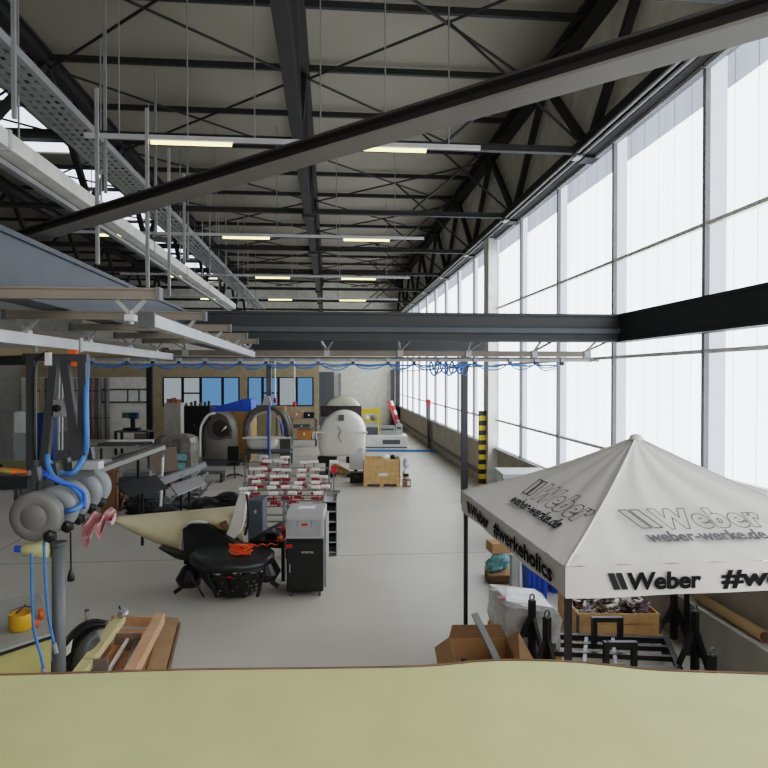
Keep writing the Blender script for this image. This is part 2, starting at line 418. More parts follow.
girder('blue-grey steel girder above the aluminium cross rails', (GX0 - .1, 3.4, 0), (GX0 - .1, 30, 0), ANTH)
g = girder('wide black steel girder spanning the hall above the blue hoses', (GX0, GY, 0), (GX1, GY, 0), ANTHD)
MB().bx(GX0 + .3, GX1, GY - .17, GY - .1, 4.42, 4.5).build('stiffener_rail', ANTH, g, world=True)
girder('second black cross girder carried by the slim column', (GX0, 17.7, 0), (cc.x + .6, 17.7, 0), ANTHD)

# aluminium cross rails under the blue-grey girder
xr0, xr1 = -2.83, -1.12
railY = [4.2, 5.7, 7.1, 8.5, 9.75]
ordn = ['closest to the gallery', 'second from the gallery', 'third from the gallery', 'fourth from the gallery', 'last before the wide black girder']
for i, y in enumerate(railY):
    xl = xr0 if i else -3.4
    t = thing('cross_rail', 'short aluminium cross rail, ' + ordn[i], 'crane rail', ((xl + xr1) / 2, y, 4.2), 0, 'aluminium cross rails')
    b = MB().bx(xl, xr1, y - .035, y + .035, 4.2, 4.212).bx(xl, xr1, y - .035, y + .035, 4.263, 4.275).bx(xl, xr1, y - .02, y + .02, 4.2, 4.27)
    b.build('profile', ALU, t, world=True)
    for x in (xl, xr1): MB().bx(x - .015, x + .015, y - .045, y + .04, 4.195, 4.28).build('end_cap', DGREY, t, world=True)
    for x in (-2.65, -1.3):
        b = MB().bar((x - .09, y, 4.2), (x, y, 4.1), .025).bar((x + .09, y, 4.2), (x, y, 4.1), .025).tube((x, y, 4.13), (x, y, 4.04), .018)
        b.build('hanger', GALV, t, world=True)
        MB().bx(x - .03, x + .03, y - .04, y + .04, 4.06, 4.1).build('clamp', LGREY, t, world=True)
# long rails
def railobj(label, pts, w, h, m, name='crane_rail'):
    t = thing(name, label, 'crane rail', V(pts[0]), 0)
    b = MB()
    for a, c in zip(pts, pts[1:]): b.bar(a, c, w, h)
    b.build('profile', m, t, world=True)
    for i in (0, -1): MB().box(pts[i], (w * 1.25, .03, h * 1.25)).build('end_cap', DGREY, t, world=True)
    return t
railobj('light grey crane rail slung under the tips of the cross rails', [(-1.3, 4.55, 4.1), (-1.3, 10.6, 4.06)], .09, .09, LGREY)
railobj('pale grey crane rail carrying the lifting frame', [(-2.65, 2.6, 4.02), (-2.65, 10.6, 4.02)], .1, .1, LGREY)
railobj('pale grey outer crane rail beyond the lifting frame', [(-3.35, 3.4, 4.15), (-2.9, 10.4, 4.12)], .1, .12, ALU)
yA, yB2 = 11.0, 11.7
xa0, xa1 = onY(165, 355, yA).x, onY(588, 355, yA).x
railobj('long aluminium rail hung in front of the wide black girder', [(xa0, yA, 4.1), (xa1, yA, 4.1)], .08, .1, ALU)
railobj('parallel aluminium rail just beyond the hose rail', [(onY(60, 355, yB2).x, yB2, 4.02), (onY(600, 355, yB2).x, yB2, 4.02)], .08, .08, ALU)
railobj('thin galvanised hose rail carrying the blue festoon hoses', [(onY(88, 358, 11.3).x, 11.3, 3.99), (onY(590, 358, 11.3).x, 11.3, 3.99)], .04, .05, GALV)
railobj('tan steel beam beyond the rails on the lifting frame side', [(-8.4, 12.4, 4.15), (-3.2, 12.4, 4.15)], .12, .16, TANW, 'cross_beam')
for i, px in enumerate((186, 250, 327, 400, 468, 534, 586)):
    p = onY(px, 350, yA)
    t = thing('rail_hanger', 'grey V-shaped rail hanger under the wide black girder', 'hanger', (p.x, yA, 4.28), 0, 'rail hangers under the wide girder')
    MB().bar((p.x - .1, GY + .05, 4.29), (p.x, yA, 4.15), .03).bar((p.x + .1, GY + .05, 4.29), (p.x, yA, 4.15), .03).build('strut', GALV, t, world=True)
    MB().bx(p.x - .05, p.x + .05, yA - .06, yA + .06, 4.04, 4.16).build('clamp', LGREY, t, world=True)
# festoon trolleys and hoses
tx = []
px = 92
while px < 588:
    tx.append(onY(px, 360, 11.3).x); px += 26 + 9 * ((px // 60) % 2)
for x in tx:
    t = thing('rail_trolley', 'small black trolley clipping blue hoses to the rail', 'trolley', (x, 11.3, 3.9), 0, 'hose trolleys on the festoon rail')
    MB().bx(x - .03, x + .03, 11.27, 11.33, 3.9, 3.97).build('clip', BLACK, t, world=True)
    MB().bx(x - .04, x + .04, 11.24, 11.36, 3.96, 4.02).build('carriage', LGREY, t, world=True)
def swag(sag, dy, r, x_from=0, x_to=99):
    pts = []
    for a, c in zip(tx, tx[1:]):
        if a < x_from - 50: continue
        s = sag * random.uniform(.6, 1.25)
        for q in range(5):
            u = q / 5
            pts.append((a + (c - a) * u, 11.3 + dy + random.uniform(-.02, .02), 3.92 + random.uniform(-.012, .012) - s * 4 * u * (1 - u)))
    return pts
hl = ['upper blue festoon hose looped along the rail', 'middle blue festoon hose with shallow loops', 'lowest blue festoon hose with the deepest loops']
for i, (sg, dy) in enumerate(((.03, -.06), (.06, 0), (.1, .07))):
    tag(MB().sweep(swag(sg, dy, .02), .012 if i else .015, 6, smooth=2).build('hanging_air_hose', BLUE if i != 1 else mat('pale_blue_hose', (110, 150, 200), .5), smooth=True), hl[i], 'hose')
# bunched coil
pts = []
c0 = onY(448, 369, 11.3)
for i in range(60):
    a = i * .75; pts.append((c0.x + (i - 30) * .011 + .05 * math.cos(a), 11.28 + .05 * math.sin(a * .7), 3.84 + .1 * math.sin(a) - .03 * math.cos(i)))
tag(MB().sweep(pts, .016, 6, smooth=2).build('hanging_air_hose', BLUE, smooth=True), 'bunched blue hose coil hanging beside the slim column', 'hose')
for i, (px, y0, y1) in enumerate(((275, 366, 399), (294.5, 362, 403))):
    p = onY(px, y0, 14); q = onY(px, y1, 14)
    t = thing('pull_cord', 'white pull cord with red handle, ' + ('above the arched hood frame' if i == 0 else 'the one nearer the grey service column'), 'cord', p)
    MB().tube((p.x, 14, 4.05), (p.x, 14, q.z), .015, 6).build('cord', WHITE, t, world=True)
    MB().blob((p.x, 14, q.z - .03), .04, .04, .07).build('handle', RED, t, world=True, smooth=True)
    struct(MB().bx(p.x - .3, p.x + .3, 13.97, 14.03, 4.05, 4.1).build('cord_rail', ALU), 'short rail holding a white pull cord', 'rail', 'pull cord rails')

# ------------------------------------------------------------------ lamp rows, tray, duct
LH = 7.67
rows = [(10.8, (85, 480), [(150, 233), (352, 427)]), (18.0, (60, 424), [(97, 132), (222, 270), (343, 390)]),
        (25.2, (120, 410), [(168, 192), (255, 290), (341, 376)]), (32.4, (150, 398), [(200, 225), (268, 292), (339, 366)])]
rn = ['first lamp row', 'second lamp row', 'third lamp row', 'last lamp row']
for ri, (zc, (t0, t1), segs) in enumerate(rows):
    y = zc * math.cos(YAW)
    x0, x1 = onY(t0, 200, y).x, onY(t1, 200, y).x
    y = EYE.y + y
    t = thing('light_trunking', 'thin grey lighting trunk of the ' + rn[ri], 'lamp trunking', ((x0 + x1) / 2, y, LH), 0)
    MB().bx(x0, x1, y - .035, y + .035, LH, LH + .07).build('profile', LGREY, t, world=True)
    nh = 6
    for j in range(nh):
        x = x0 + (x1 - x0) * (j + .5) / nh
        MB().tube((x, y, LH + .07), (x, y, 10.8), .012, 6).build('suspension_rod', GREY, t, world=True)
    for si, (a, c) in enumerate(segs):
        xa, xc = onY(a, 200, y).x, onY(c, 200, y).x
        l = thing('hanging_tube_lamp', 'lit fluorescent tube, %s from the cable tray in the %s' % (['first', 'second', 'third'][si], rn[ri]), 'lamp', ((xa + xc) / 2, y, LH - .06), 0, 'lit tube lamps')
        MB().bx(xa, xc, y - .045, y + .045, LH - .02, LH - .002).build('reflector', WHITE, l, world=True)
        MB().tube((xa + .02, y, LH - .05), (xc - .02, y, LH - .05), .03, 8).build('tube', TUBE, l, world=True)
# pale duct
DX, DZ = -4.6, 7.0
d = thing('ventilation_duct', 'long pale grey duct running beside the cable tray', 'duct', (DX, 5, DZ - .2))
MB().bx(DX - .14, DX + .14, 4.2, 30, DZ - .12, DZ + .12).build('body', mat('duct_white', (206, 204, 198), .55), d, world=True)
MB().bx(DX - .22, DX - .1, 4.2, 30, DZ - .24, DZ - .16).build('lower_channel', GREY, d, world=True)
for j in range(7): MB().bx(DX - .16, DX + .16, 5.5 + j * 3.6, 5.57 + j * 3.6, DZ - .15, DZ + .14).build('joint_band', LGREY, d, world=True)
for j in range(7): MB().tube((DX - .1, 6.5 + j * 3.4, DZ + .12), (DX - .1, 6.5 + j * 3.4, 10.8), .018, 6).build('suspension_rod', GALV, d, world=True)
# perforated cable tray, real holes left between the strips
TZ = 7.95; TXc = -4.45
d = thing('cable_tray', 'perforated galvanised cable tray above the pale duct', 'cable tray', (TXc, 5, TZ))
b = MB()
for q in range(5): b.bx(TXc - .3 + q * .14, TXc - .3 + q * .14 + .07, 4, 40, TZ, TZ + .008)
yy = 4.0
while yy < 40: b.bx(TXc - .3, TXc + .33, yy, yy + .1, TZ - .001, TZ + .009); yy += .22 if yy < 16 else .4
b.build('perforated_bottom', GALV, d, world=True)
for s in (-.31, .33): MB().bx(TXc + s - .01, TXc + s + .01, 4, 40, TZ, TZ + .12).build('side_flange', GALV, d, world=True)
for j in range(9): MB().bar((TXc + .36, 5.2 + j * 3.3, TZ - .9), (TXc + .36, 5.2 + j * 3.3, 10.8), .05).build('suspension_rod', GALV, d, world=True)
MB().sweep([(TXc - .1, 4, TZ + .05), (TXc - .05, 12, TZ + .05), (TXc - .15, 22, TZ + .05), (TXc - .1, 40, TZ + .05)], .05, 8).build('cable_bundle', DGREY, d, world=True, smooth=True)
# vertical drop rods
for i, (px, y0, y1, zc) in enumerate(((97, 160, 264, 9.5), (147, 150, 287, 10.2), (169, 228, 296, 12), (184, 205, 262, 13.5))):
    p = A(px, y0, zc); q = A(px, y1, zc)
    struct(MB().bar((p.x, p.y, 8.1), (p.x, p.y, q.z), .05).build('drop_rod', GALV), 'vertical galvanised drop rod between duct and cross rails', 'rod', 'drop rods near the duct')

# ================================================================== TENT
EAVE = 2.19; RISE = .85; VAL = .25
Nn = G(565.5, 567, EAVE); Ff = G(461.5, 491, EAVE)
dL = (Ff - Nn); LL = dL.length; dL.normalize()
dF = V((dL.y, -dL.x, 0)); dF = (dF + dL * -.03).normalized(); WWd = 3.15
Rr = Nn + dF * WWd; Bb = Ff + dF * WWd
apex_h = (Nn + Ff + Rr + Bb) / 4 - rgt * .085
def gz(r): return EAVE + RISE * (.74 * r + .26 * r * r)
tent = thing('folding_tent', 'white folding canopy tent with black lettering by the windows', 'tent', (apex_h.x, apex_h.y, 0))
def roofpt(a, c, u, v):
    e = a.lerp(c, u)
    p = e.lerp(apex_h, v)
    wr = .012 * math.sin(u * 23 + v * 5) * math.sin(v * PI) + .008 * math.sin(u * 51 + v * 17) * (1 - v)
    sag = -.02 * math.sin(u * PI) * math.sin(v * PI)
    return V((p.x, p.y, gz(v) + wr + sag))
b = MB()
for a, c in ((Ff, Nn), (Nn, Rr), (Rr, Bb), (Bb, Ff)): b.grid(lambda u, v, a=a, c=c: roofpt(a, c, u, v), 28, 22)
bmesh.ops.remove_doubles(b.bm, verts=b.bm.verts, dist=.002)
canopy = b.build('canopy', FABRIC, tent, world=True, smooth=True)
m_apex = MB().blob(V((apex_h.x, apex_h.y, gz(1) - .01)), .07, .07, .05).build('peak_cap', FABRIC, tent, world=True, smooth=True)
b = MB()
for a, c in ((Ff, Nn), (Nn, Rr), (Rr, Bb), (Bb, Ff)):
    out = (c - a).normalized(); out = V((out.y, -out.x, 0))
    if out.dot((a + c) / 2 - apex_h) < 0: out = -out
    b.grid(lambda u, v, a=a, c=c, out=out: a.lerp(c, u) + out * (.012 * math.sin(u * 19) * v) - V((0, 0, VAL * v + .006 * math.sin(u * 11) * v)), 24, 4)
val = b.build('valance', FABRIC, tent, world=True, smooth=True)
for a, c in ((Nn, apex_h), (Ff, apex_h), (Rr, apex_h), (Bb, apex_h)):
    MB().sweep([V((*(a.lerp(c, t).xy), gz(t) + .004)) for t in (0, .25, .5, .75, 1)], .012, 6).build('hip_seam', FABRIC, tent, world=True, smooth=True)
for p in (Nn, Ff, Rr, Bb):
    q = p.lerp(apex_h, .03)
    MB().bx(q.x - .024, q.x + .024, q.y - .024, q.y + .024, 0, EAVE - .03).build('leg', BLACKM, tent, world=True)
for a, c in ((Ff, Nn), (Nn, Rr), (Rr, Bb), (Bb, Ff)):
    a2, c2 = a.lerp(apex_h, .04), c.lerp(apex_h, .04); md = (a2 + c2) / 2
    lo, hi = V((0, 0, -.27)), V((0, 0, -.06))
    bb = MB()
    for p, q in ((a2, md), (md, c2)):
        bb.bar(p + lo, q + hi, .022).bar(p + hi, q + lo, .022)
    bb.build('scissor_brace', BLACKM, tent, world=True)

def text_bm(s, size, bold=.0, outline=0., width=None, fat=0.):
    cu = bpy.data.curves.new('lettering', 'FONT'); cu.body = s; cu.size = size
    cu.space_character = 1.0 + fat * 3 / size
    cu.offset = fat
    if outline: cu.fill_mode = 'NONE'; cu.bevel_depth = outline; cu.bevel_resolution = 0
    elif bold: cu.fill_mode = 'BOTH'; cu.bevel_depth = bold; cu.bevel_resolution = 0
    cu.resolution_u = 4
    o = bpy.data.objects.new('lettering', cu); C.objects.link(o)
    dg = bpy.context.evaluated_depsgraph_get(); dg.update()
    me = bpy.data.meshes.new_from_object(o.evaluated_get(dg))
    bm = bmesh.new(); bm.from_mesh(me)
    bpy.data.objects.remove(o); bpy.data.meshes.remove(me); bpy.data.curves.remove(cu)
    if width:
        x0 = min(v.co.x for v in bm.verts); x1 = max(v.co.x for v in bm.verts)
        for v in bm.verts: v.co.x = (v.co.x - x0) * width / (x1 - x0); v.co.z *= .25
    return bm
def logo(h, width, outline=0.):
    """two leaning strokes run into the W of the word; returns a bmesh with the baseline at 0"""
    bw = .085 * width
    bm = text_bm('Weber', h * 1.38, bold=0 if outline else .055 * h, outline=outline, width=width - 2 * bw, fat=.085 * h if outline else 0)
    for v in bm.verts: v.co.x += 2 * bw
    sl = h * .55
    for i in range(2):
        x = i * bw
        P = [V((x - sl * .4, h, 0)), V((x + bw * .8 - sl * .4, h, 0)), V((x + bw * .8 + sl * .35, 0, 0)), V((x + sl * .35, 0, 0))]
        if outline:
            m = MB(); m.bm.free(); m.bm = bm
            for a, c in zip(P, P[1:] + P[:1]): m.bar(a, c, outline * 2, outline * .5)
        else:
            bm.faces.new([bm.verts.new(p) for p in P])
    return bm
def print_on(bm, f, name, m, parent):
    bmesh.ops.subdivide_edges(bm, edges=[e for e in bm.edges if e.calc_length() > .12], cuts=2)
    for v in bm.verts: v.co = f(v.co.x, v.co.y, v.co.z)
    bmm = MB(); bmm.bm.free(); bmm.bm = bm
    return bmm.build(name, m, parent, world=True)
def on_val(a, c, s0, drop):
    d = (c - a).normalized(); out = V((d.y, -d.x, 0))
    if out.dot((a + c) / 2 - apex_h) < 0: out = -out
    return lambda x, y, z: a + d * (s0 + x) + out * (.018) + V((0, 0, -drop + y))
def on_roof(a, c, s0, r0, depth):
    d = (c - a).normalized(); inn = V((-d.y, d.x, 0))
    if inn.dot(apex_h - (a + c) / 2) < 0: inn = -inn
    sl = math.hypot(depth, RISE)
    nrm = (inn * -RISE + V((0, 0, depth))).normalized()
    def f(x, y, z):
        r = r0 + y / sl
        p = a + d * (s0 + x) + inn * (depth * r)
        return V((p.x, p.y, gz(r))) + nrm * (.022 + z)
    return f
wl = LL
print_on(logo(.135, .9), on_val(Ff, Nn, .36, .195), 'logo_print', INK, val)
print_on(text_bm('#werkeholics', .2, bold=.007, width=1.6), on_val(Ff, Nn, 1.44, .195), 'slogan_print', INK, val)
print_on(logo(.135, .76), on_val(Nn, Rr, .37, .19), 'logo_print', INK, val)
print_on(text_bm('#werkeholics', .2, bold=.007, width=1.6), on_val(Nn, Rr, 1.3, .19), 'slogan_print', INK, val)
print_on(logo(.26, 1.22, outline=.006), on_roof(Nn, Rr, .80, .25, LL / 2), 'logo_outline', INKG, canopy)
print_on(text_bm('weber-werke.de', .19, bold=.006, width=1.08), on_roof(Nn, Rr, .83, .15, LL / 2), 'web_address', INKG, canopy)
print_on(logo(.28, 1.5, outline=.006), on_roof(Ff, Nn, 1.14, .26, WWd / 2), 'logo_outline', INK, canopy)
print_on(text_bm('weber-werke.de', .19, bold=.007, width=1.3), on_roof(Ff, Nn, 1.22, .15, WWd / 2), 'web_address', INK, canopy)

# ================================================================== UNDER AND AROUND THE TENT
# film-wrapped pallet
p0, p1, p2 = G(505, 606, .66), G(487, 583, .66), G(563, 613, .66)
e1, e2 = p1 - p0, p2 - p0
ctr = p0 + (e1 + e2) / 2
t = thing('wrapped_pallet', 'stack wrapped in crinkled white film on a pallet under the tent', 'pallet load', (ctr.x, ctr.y, 0))
def wrapring(z, k):
    out = []
    cor = [p0, p2, p2 + e1, p1]
    for a, c in zip(cor, cor[1:] + cor[:1]):
        for q in range(6):
            r = a.lerp(c, q / 6); r = ctr.lerp(r, k * (1 - .05 * (q == 0) + random.uniform(-.03, .03)))
            out.append((r.x, r.y, z + random.uniform(-.015, .015)))
    return out
MB().loft([wrapring(.14, .96), wrapring(.25, 1.03), wrapring(.4, 1.0), wrapring(.55, 1.02), wrapring(.64, .97), wrapring(.67, .8)]).build('film', FILM, t, world=True)
b = MB()
for q in (.08, .5, .92):
    b.bar(p0 + e2 * q + V((0, 0, .07 - .66)), p0 + e2 * q + e1 + V((0, 0, .07 - .66)), .1, .1)
for q in (.1, .3, .5, .7, .9): b.bar(p0 + e1 * q + V((0, 0, .13 - .66)), p0 + e1 * q + e2 + V((0, 0, .13 - .66)), .1, .025)
b.build('pallet', WOOD, t, world=True)
MB().bar(p0 + e1 * .3 + V((0, 0, .025)), p0 + e1 * .3 + e2 * .12 + V((0, 0, .025)), .1, .004).build('red_label', RED, t, world=True)
# open carton with steel strip
t, w, S = spot('open_carton', 'open brown cardboard box of scrap at the tent corner', 'box', 456, 520, 712)
hh = .5; dd = .75
MB().bx(-w / 2, w / 2, 0, .012, 0, hh).bx(-w / 2, w / 2, dd - .012, dd, 0, hh).bx(-w / 2, -w / 2 + .012, 0, dd, 0, hh).bx(w / 2 - .012, w / 2, 0, dd, 0, hh).bx(-w / 2, w / 2, 0, dd, 0, .012).build('box_walls', CARD, t)
MB().prism([(-w / 2, 0, hh), (-w / 2, dd, hh), (-w / 2 - .18, dd - .05, hh - .1), (-w / 2 - .18, .05, hh - .1)], (0, 0, .01)).build('flap', CARD, t)
MB().prism([(w / 2, 0, hh), (w / 2, dd, hh), (w / 2 + .13, dd - .05, hh + .1), (w / 2 + .2, .05, hh - .02)], (0, 0, .01)).build('flap', CARD, t)
MB().prism([(-w / 2, dd, hh), (w / 2, dd, hh), (w / 2 - .05, dd + .1, hh + .12), (-w / 2 + .05, dd + .1, hh + .12)], (0, .01, 0)).build('flap', CARDD, t)
tc = MW[t.name]
def loc2(v): return tc @ V(v)
p = loc2((.02, .3, .3))
tag(MB().bar(loc2((.28, .12, .2)), loc2((-.05, .7, .82)), .09, .02).build('steel_strip', GALV), 'galvanised steel strip leaning out of the open brown box', 'steel strip')
for q in range(6):
    a = loc2((random.uniform(-.35, .3), random.uniform(.15, .6), .1)); c = a + V((random.uniform(-.15, .15), random.uniform(-.1, .15), random.uniform(.2, .35)))
    tag(MB().tube(a, c, .03, 8).build('scrap_tube', [BROWN, GREY, OLIVE][q % 3]), 'short scrap tube lying inside the open brown box', 'scrap', 'scrap tubes in the open box')
# pile behind: wood box, teal bags, brown carton, grey post, blue bins
t, w, S = spot('wooden_box', 'low brown wooden box under the teal bags', 'box', 489, 512, 584)
b = MB().bx(-w / 2, w / 2, 0, .5, 0, .04)
for x in (-w / 2, w / 2 - .03): b.bx(x, x + .03, 0, .5, 0, .14)
for y in (0, .47): b.bx(-w / 2, w / 2, y, y + .03, 0, .14)
b.build('body', CARDD, t)
b2 = MB().bx(-w / 2 - .01, w / 2 + .01, -.01, .51, .14, .16).build('lid', CARD, t)
for q, (dx, dy, r, hz) in enumerate(((-.08, .2, .17, .27), (.08, .3, .16, .31), (0, .16, .13, .41))):
    a = MW[t.name] @ V((dx, dy, hz))
    o = MB().blob(a, r, r * .8, .12, 10, 7, .22).build('plastic_bag', TEAL)
    tag(o, ['crumpled teal bag on the low wooden box, wall side lowest', 'crumpled teal bag on the low wooden box, beside the grey post', 'small teal bag squeezed under the brown carton'][q], 'bag')
a = MW[t.name] @ V((.02, .25, .52))
o = thing('carton', 'brown carton balanced on top of the teal bags', 'box', a, -YAW + .2)
MB().bx(-.19, .19, -.16, .16, 0, .18).build('body', CARD, o); MB().bx(-.19, .19, -.025, .025, .18, .183).build('tape', CARDD, o)
t, w, S = spot('steel_post', 'upright grey steel channel post behind the wrapped pallet', 'post', 511, 519.5, 606)
MB().bx(-w / 2, w / 2, 0, .02, 0, .82).bx(-w / 2, -w / 2 + .02, 0, .12, 0, .82).bx(w / 2 - .02, w / 2, 0, .12, 0, .82).build('channel', LGREY, t)
MB().bx(-w, w, -.05, .18, 0, .012).build('base_plate', GALV, t)
for i, (a0, a1, yb, hh, lb) in enumerate(((528, 549, 600, .72, 'deep blue plastic bin beside the grey channel post'), (551, 572, 594, .6, 'deep blue plastic bin hidden partly by the tent corner leg'))):
    t, w, S = spot('plastic_bin', lb, 'bin', a0, a1, yb)
    MB().loft([[(-w * .44, .03, 0), (w * .44, .03, 0), (w * .44, .5, 0), (-w * .44, .5, 0)], [(-w / 2, 0, hh), (w / 2, 0, hh), (w / 2, .55, hh), (-w / 2, .55, hh)]]).build('body', BLUED, t, bevel=.015)
    MB().bx(-w / 2 - .015, w / 2 + .015, -.015, .57, hh - .05, hh + .01).build('rim', BLUED, t)
    for x in (-.25, 0, .25): MB().bx(x * w - .012, x * w + .012, -.01, .02, .06, hh - .06).build('rib', BLUED, t)
# collar crate with scrap
def collar_crate(name, label, x0, x1, yb, hh, depth, turn=0., m=WOOD, boards=2, pal=True):
    t, w, S = spot(name, label, 'crate', x0, x1, yb, turn=turn)
    z0 = .13 if pal else 0
    bh = (hh - z0) / boards
    for i in range(boards):
        b = MB()
        za, zb = z0 + i * bh + .004, z0 + (i + 1) * bh - .004
        b.bx(-w / 2, w / 2, 0, .025, za, zb).bx(-w / 2, w / 2, depth - .025, depth, za, zb).bx(-w / 2, -w / 2 + .025, .025, depth - .025, za, zb).bx(w / 2 - .025, w / 2, .025, depth - .025, za, zb)
        b.build('board_ring', m, t)
    b = MB().bx(-w / 2, w / 2, 0, depth, z0 - .03, z0)
    if pal:
        for x in (-w / 2 + .06, 0, w / 2 - .06):
            b.bx(x - .06, x + .06, 0, depth, .02, z0 - .03)
            b.bx(x - .06, x + .06, 0, depth, 0, .02)
    b.build('pallet', m, t)
    for x in (-w / 2, w / 2):
        MB().bx(x - .012, x + .012, -.012, .05, z0 + .02, hh - .02).build('corner_hinge', DGREY, t)
    return t, w, depth, S
t, w, dep, S = collar_crate('pallet_crate', 'wooden collar crate full of tangled metal scrap under the tent', 578, 660, 644, .42, 1.0)
b = MB(); mwr = MW[t.name]
def scrap(n, m, hmin, hmax, nm):
    b = MB()
    for q in range(n):
        a = V((random.uniform(-w / 2 + .1, w / 2 - .1), random.uniform(.1, dep - .1), random.uniform(hmin, hmax)))
        d = V((random.uniform(-1, 1), random.uniform(-1, 1), random.uniform(-.35, .35))).normalized() * random.uniform(.06, .2)
        c = a + d; c.x = min(max(c.x, -w / 2 + .04), w / 2 - .04); c.y = min(max(c.y, .04), dep - .04)
        if q % 3: b.bar(a, c, random.uniform(.015, .05), random.uniform(.01, .03))
        else: b.tube(a, c, random.uniform(.01, .03), 7)
    o = b.build(nm, m, t); o['kind'] = 'stuff'; return o
scrap(110, PURPLE, .24, .56, 'mauve_scrap'); scrap(150, FOAM, .24, .58, 'pale_scrap'); scrap(90, BROWN, .2, .54, 'rusty_scrap'); scrap(60, BLACKM, .2, .52, 'dark_scrap')
# black steel frames
def fr(px, py, h): return G(px, py, h)
t = thing('transport_frame', 'low black steel transport frame of square tubes in front of the scrap crate', 'steel frame', G(615, 665, 0))
zt = .22
cor = [fr(548, 664, zt), fr(680, 671, zt), fr(666, 640, zt), fr(556, 636, zt)]
for a, c in zip(cor, cor[1:] + cor[:1]): MB().bar(a, c, .07, .07).build('tube', BLACKM, t, world=True)
for u in (.3, .62): MB().bar(cor[3].lerp(cor[0], u), cor[2].lerp(cor[1], u), .06, .06).build('tube', BLACKM, t, world=True)
for u in (.28, .52): MB().bar(cor[0].lerp(cor[1], u), cor[3].lerp(cor[2], u), .045, .045).build('tube', GALV, t, world=True)
for q in cor:
    MB().bx(q.x - .04, q.x + .04, q.y - .04, q.y + .04, 0, zt).build('foot', BLACKM, t, world=True)
for (x0, x1, yb, hup) in ((594, 620, 648, .4), (606, 634, 668, .32)):
    a, c = fr(x0, yb, zt), fr(x1, yb, zt)
    MB().bar(a, a + V((0, 0, hup)), .06).bar(c, c + V((0, 0, hup)), .06).bar(a + V((0, 0, hup - .03)), c + V((0, 0, hup - .03)), .06).build('handle', BLACKM, t, world=True)
def stand(px, ytop, zc, label, h, group=None):
    p = A(px, ytop, zc); base = V((p.x, p.y, 0)); h = p.z
    t = thing('jack_stand', label, 'stand', base, .5)
    MB().bx(-.035, .035, -.035, .035, .05, h).build('post', BLACKM, t)
    for i in range(3):
        a = 2 * PI * i / 3 + .4
        MB().bar((.03 * math.cos(a), .03 * math.sin(a), h * .72), (.27 * math.cos(a), .27 * math.sin(a), .03), .05, .05).build('leg', BLACKM, t)
        MB().prism([(.03 * math.cos(a), .03 * math.sin(a), h * .72), (.03 * math.cos(a), .03 * math.sin(a), h * .4), (.15 * math.cos(a), .15 * math.sin(a), h * .4)], (.012, .012, 0)).build('gusset', BLACKM, t)
    pts = [V((.04 * math.cos(q * PI / 6), 0, h + .035 + .04 * math.sin(q * PI / 6))) for q in range(13)]
    MB().sweep(pts, .011, 6, smooth=1).build('eyelet', DGREY, t)
stand(532, 600, 8.0, 'black tripod stand with eyelet in front of the wrapped pallet', 1)
stand(547, 617, 7.0, 'slim black stand with eyelet beside the tent corner leg', 1)
stand(674, 594, 8.6, 'tall black stand with eyelet at the scrap crate corner', 1)
stand(695, 611, 7.4, 'black stand with eyelet closest to the wall plinth', 1)
stand(712, 655, 6.7, 'short black stand with eyelet in front of the wall plinth', 1)
# cardboard tube on plinth
a, c = V((WX - .2, 8.0, .69)), V((WX - .2, 6.72, .69))
t = thing('cardboard_tube', 'long brown cardboard tube lying on the grey plinth', 'tube', (WX - .2, 7.2, .62))
MB().tube(a, c, .068, 16).build('roll', mat('tube_card', (178, 150, 108), .8), t, world=True, smooth=True)
MB().tube(c + V((0, .004, 0)), c - V((0, .01, 0)), .056, 16).build('end_plug', BROWN, t, world=True)
# hazard post + small items at wall
p = G(486, 488)
t = thing('hazard_post', 'tall post with yellow and black warning stripes at the white pillar', 'warning post', (4.78, 19.2, 0))
for i in range(17):
    MB().bx(-.11, .11, -.06, .06, i * .153, i * .153 + .153).build('stripe_band', YELLOW if i % 2 else BLACK, t)
t = thing('sheet_container', 'grey sheet metal container behind the tent by the wall', 'container', G(527, 552), -YAW)
MB().bx(-.48, .48, 0, .9, .1, 1.55).build('body', mat('pale_sheet', (176, 186, 194), .35, .4), t, bevel=.01)
MB().bx(-.51, .51, -.03, .93, 1.55, 1.64).build('lid', LGREY, t)
for x in (-.4, .4):
    for y in (.08, .82): MB().bx(x - .05, x + .05, y - .05, y + .05, 0, .1).build('foot', DGREY, t)
for x in (-.2, .12): MB().bx(x, x + .02, -.012, 0, .15, 1.5).build('rib', LGREY, t)
t = thing('fire_point', 'grey fire extinguisher post with red top on the far concrete wall', 'fire point', (WX - .1, 31.5, 0))
MB().bx(-.12, .02, -.12, .12, 0, 2.2).build('post', DGREY, t); MB().bx(-.14, .03, -.14, .14, 2.2, 2.5).build('red_box', RED, t)

# ================================================================== FLOOR MACHINES, MIDDLE
# grey-and-black cabinet
t, w, S = spot('hooded_cabinet', 'black cabinet on castors with sloped grey hood in the hall middle', 'cabinet', 286.5, 323, 597, turn=.02)
zb = .98; D = .75
body = MB().bx(-w / 2, w / 2, 0, D, .09, zb).build('body', BLACKM, t, bevel=.01)
dr = MB().bx(-w / 2 + .03, w / 2 - .03, -.015, 0, .14, zb - .06).build('door', BLACK, t)
MB().bx(-w / 2 + .05, -w / 2 + .07, -.03, -.015, .42, .56).build('handle', GALV, dr)
pr = [(-w / 2 - .01, -.01, zb), (-w / 2 - .01, D + .01, zb), (-w / 2 - .01, D + .01, 1.42), (-w / 2 - .01, .12, 1.42), (-w / 2 - .01, .02, 1.34)]
hood = MB().prism(pr, (w + .02, 0, 0)).build('hood', LGREY, t, bevel=.012)
MB().bx(-w / 2 + .03, w / 2 - .03, -.018, -.01, zb + .05, 1.3).build('front_panel', mat('hood_panel', (158, 160, 164), .45), hood)
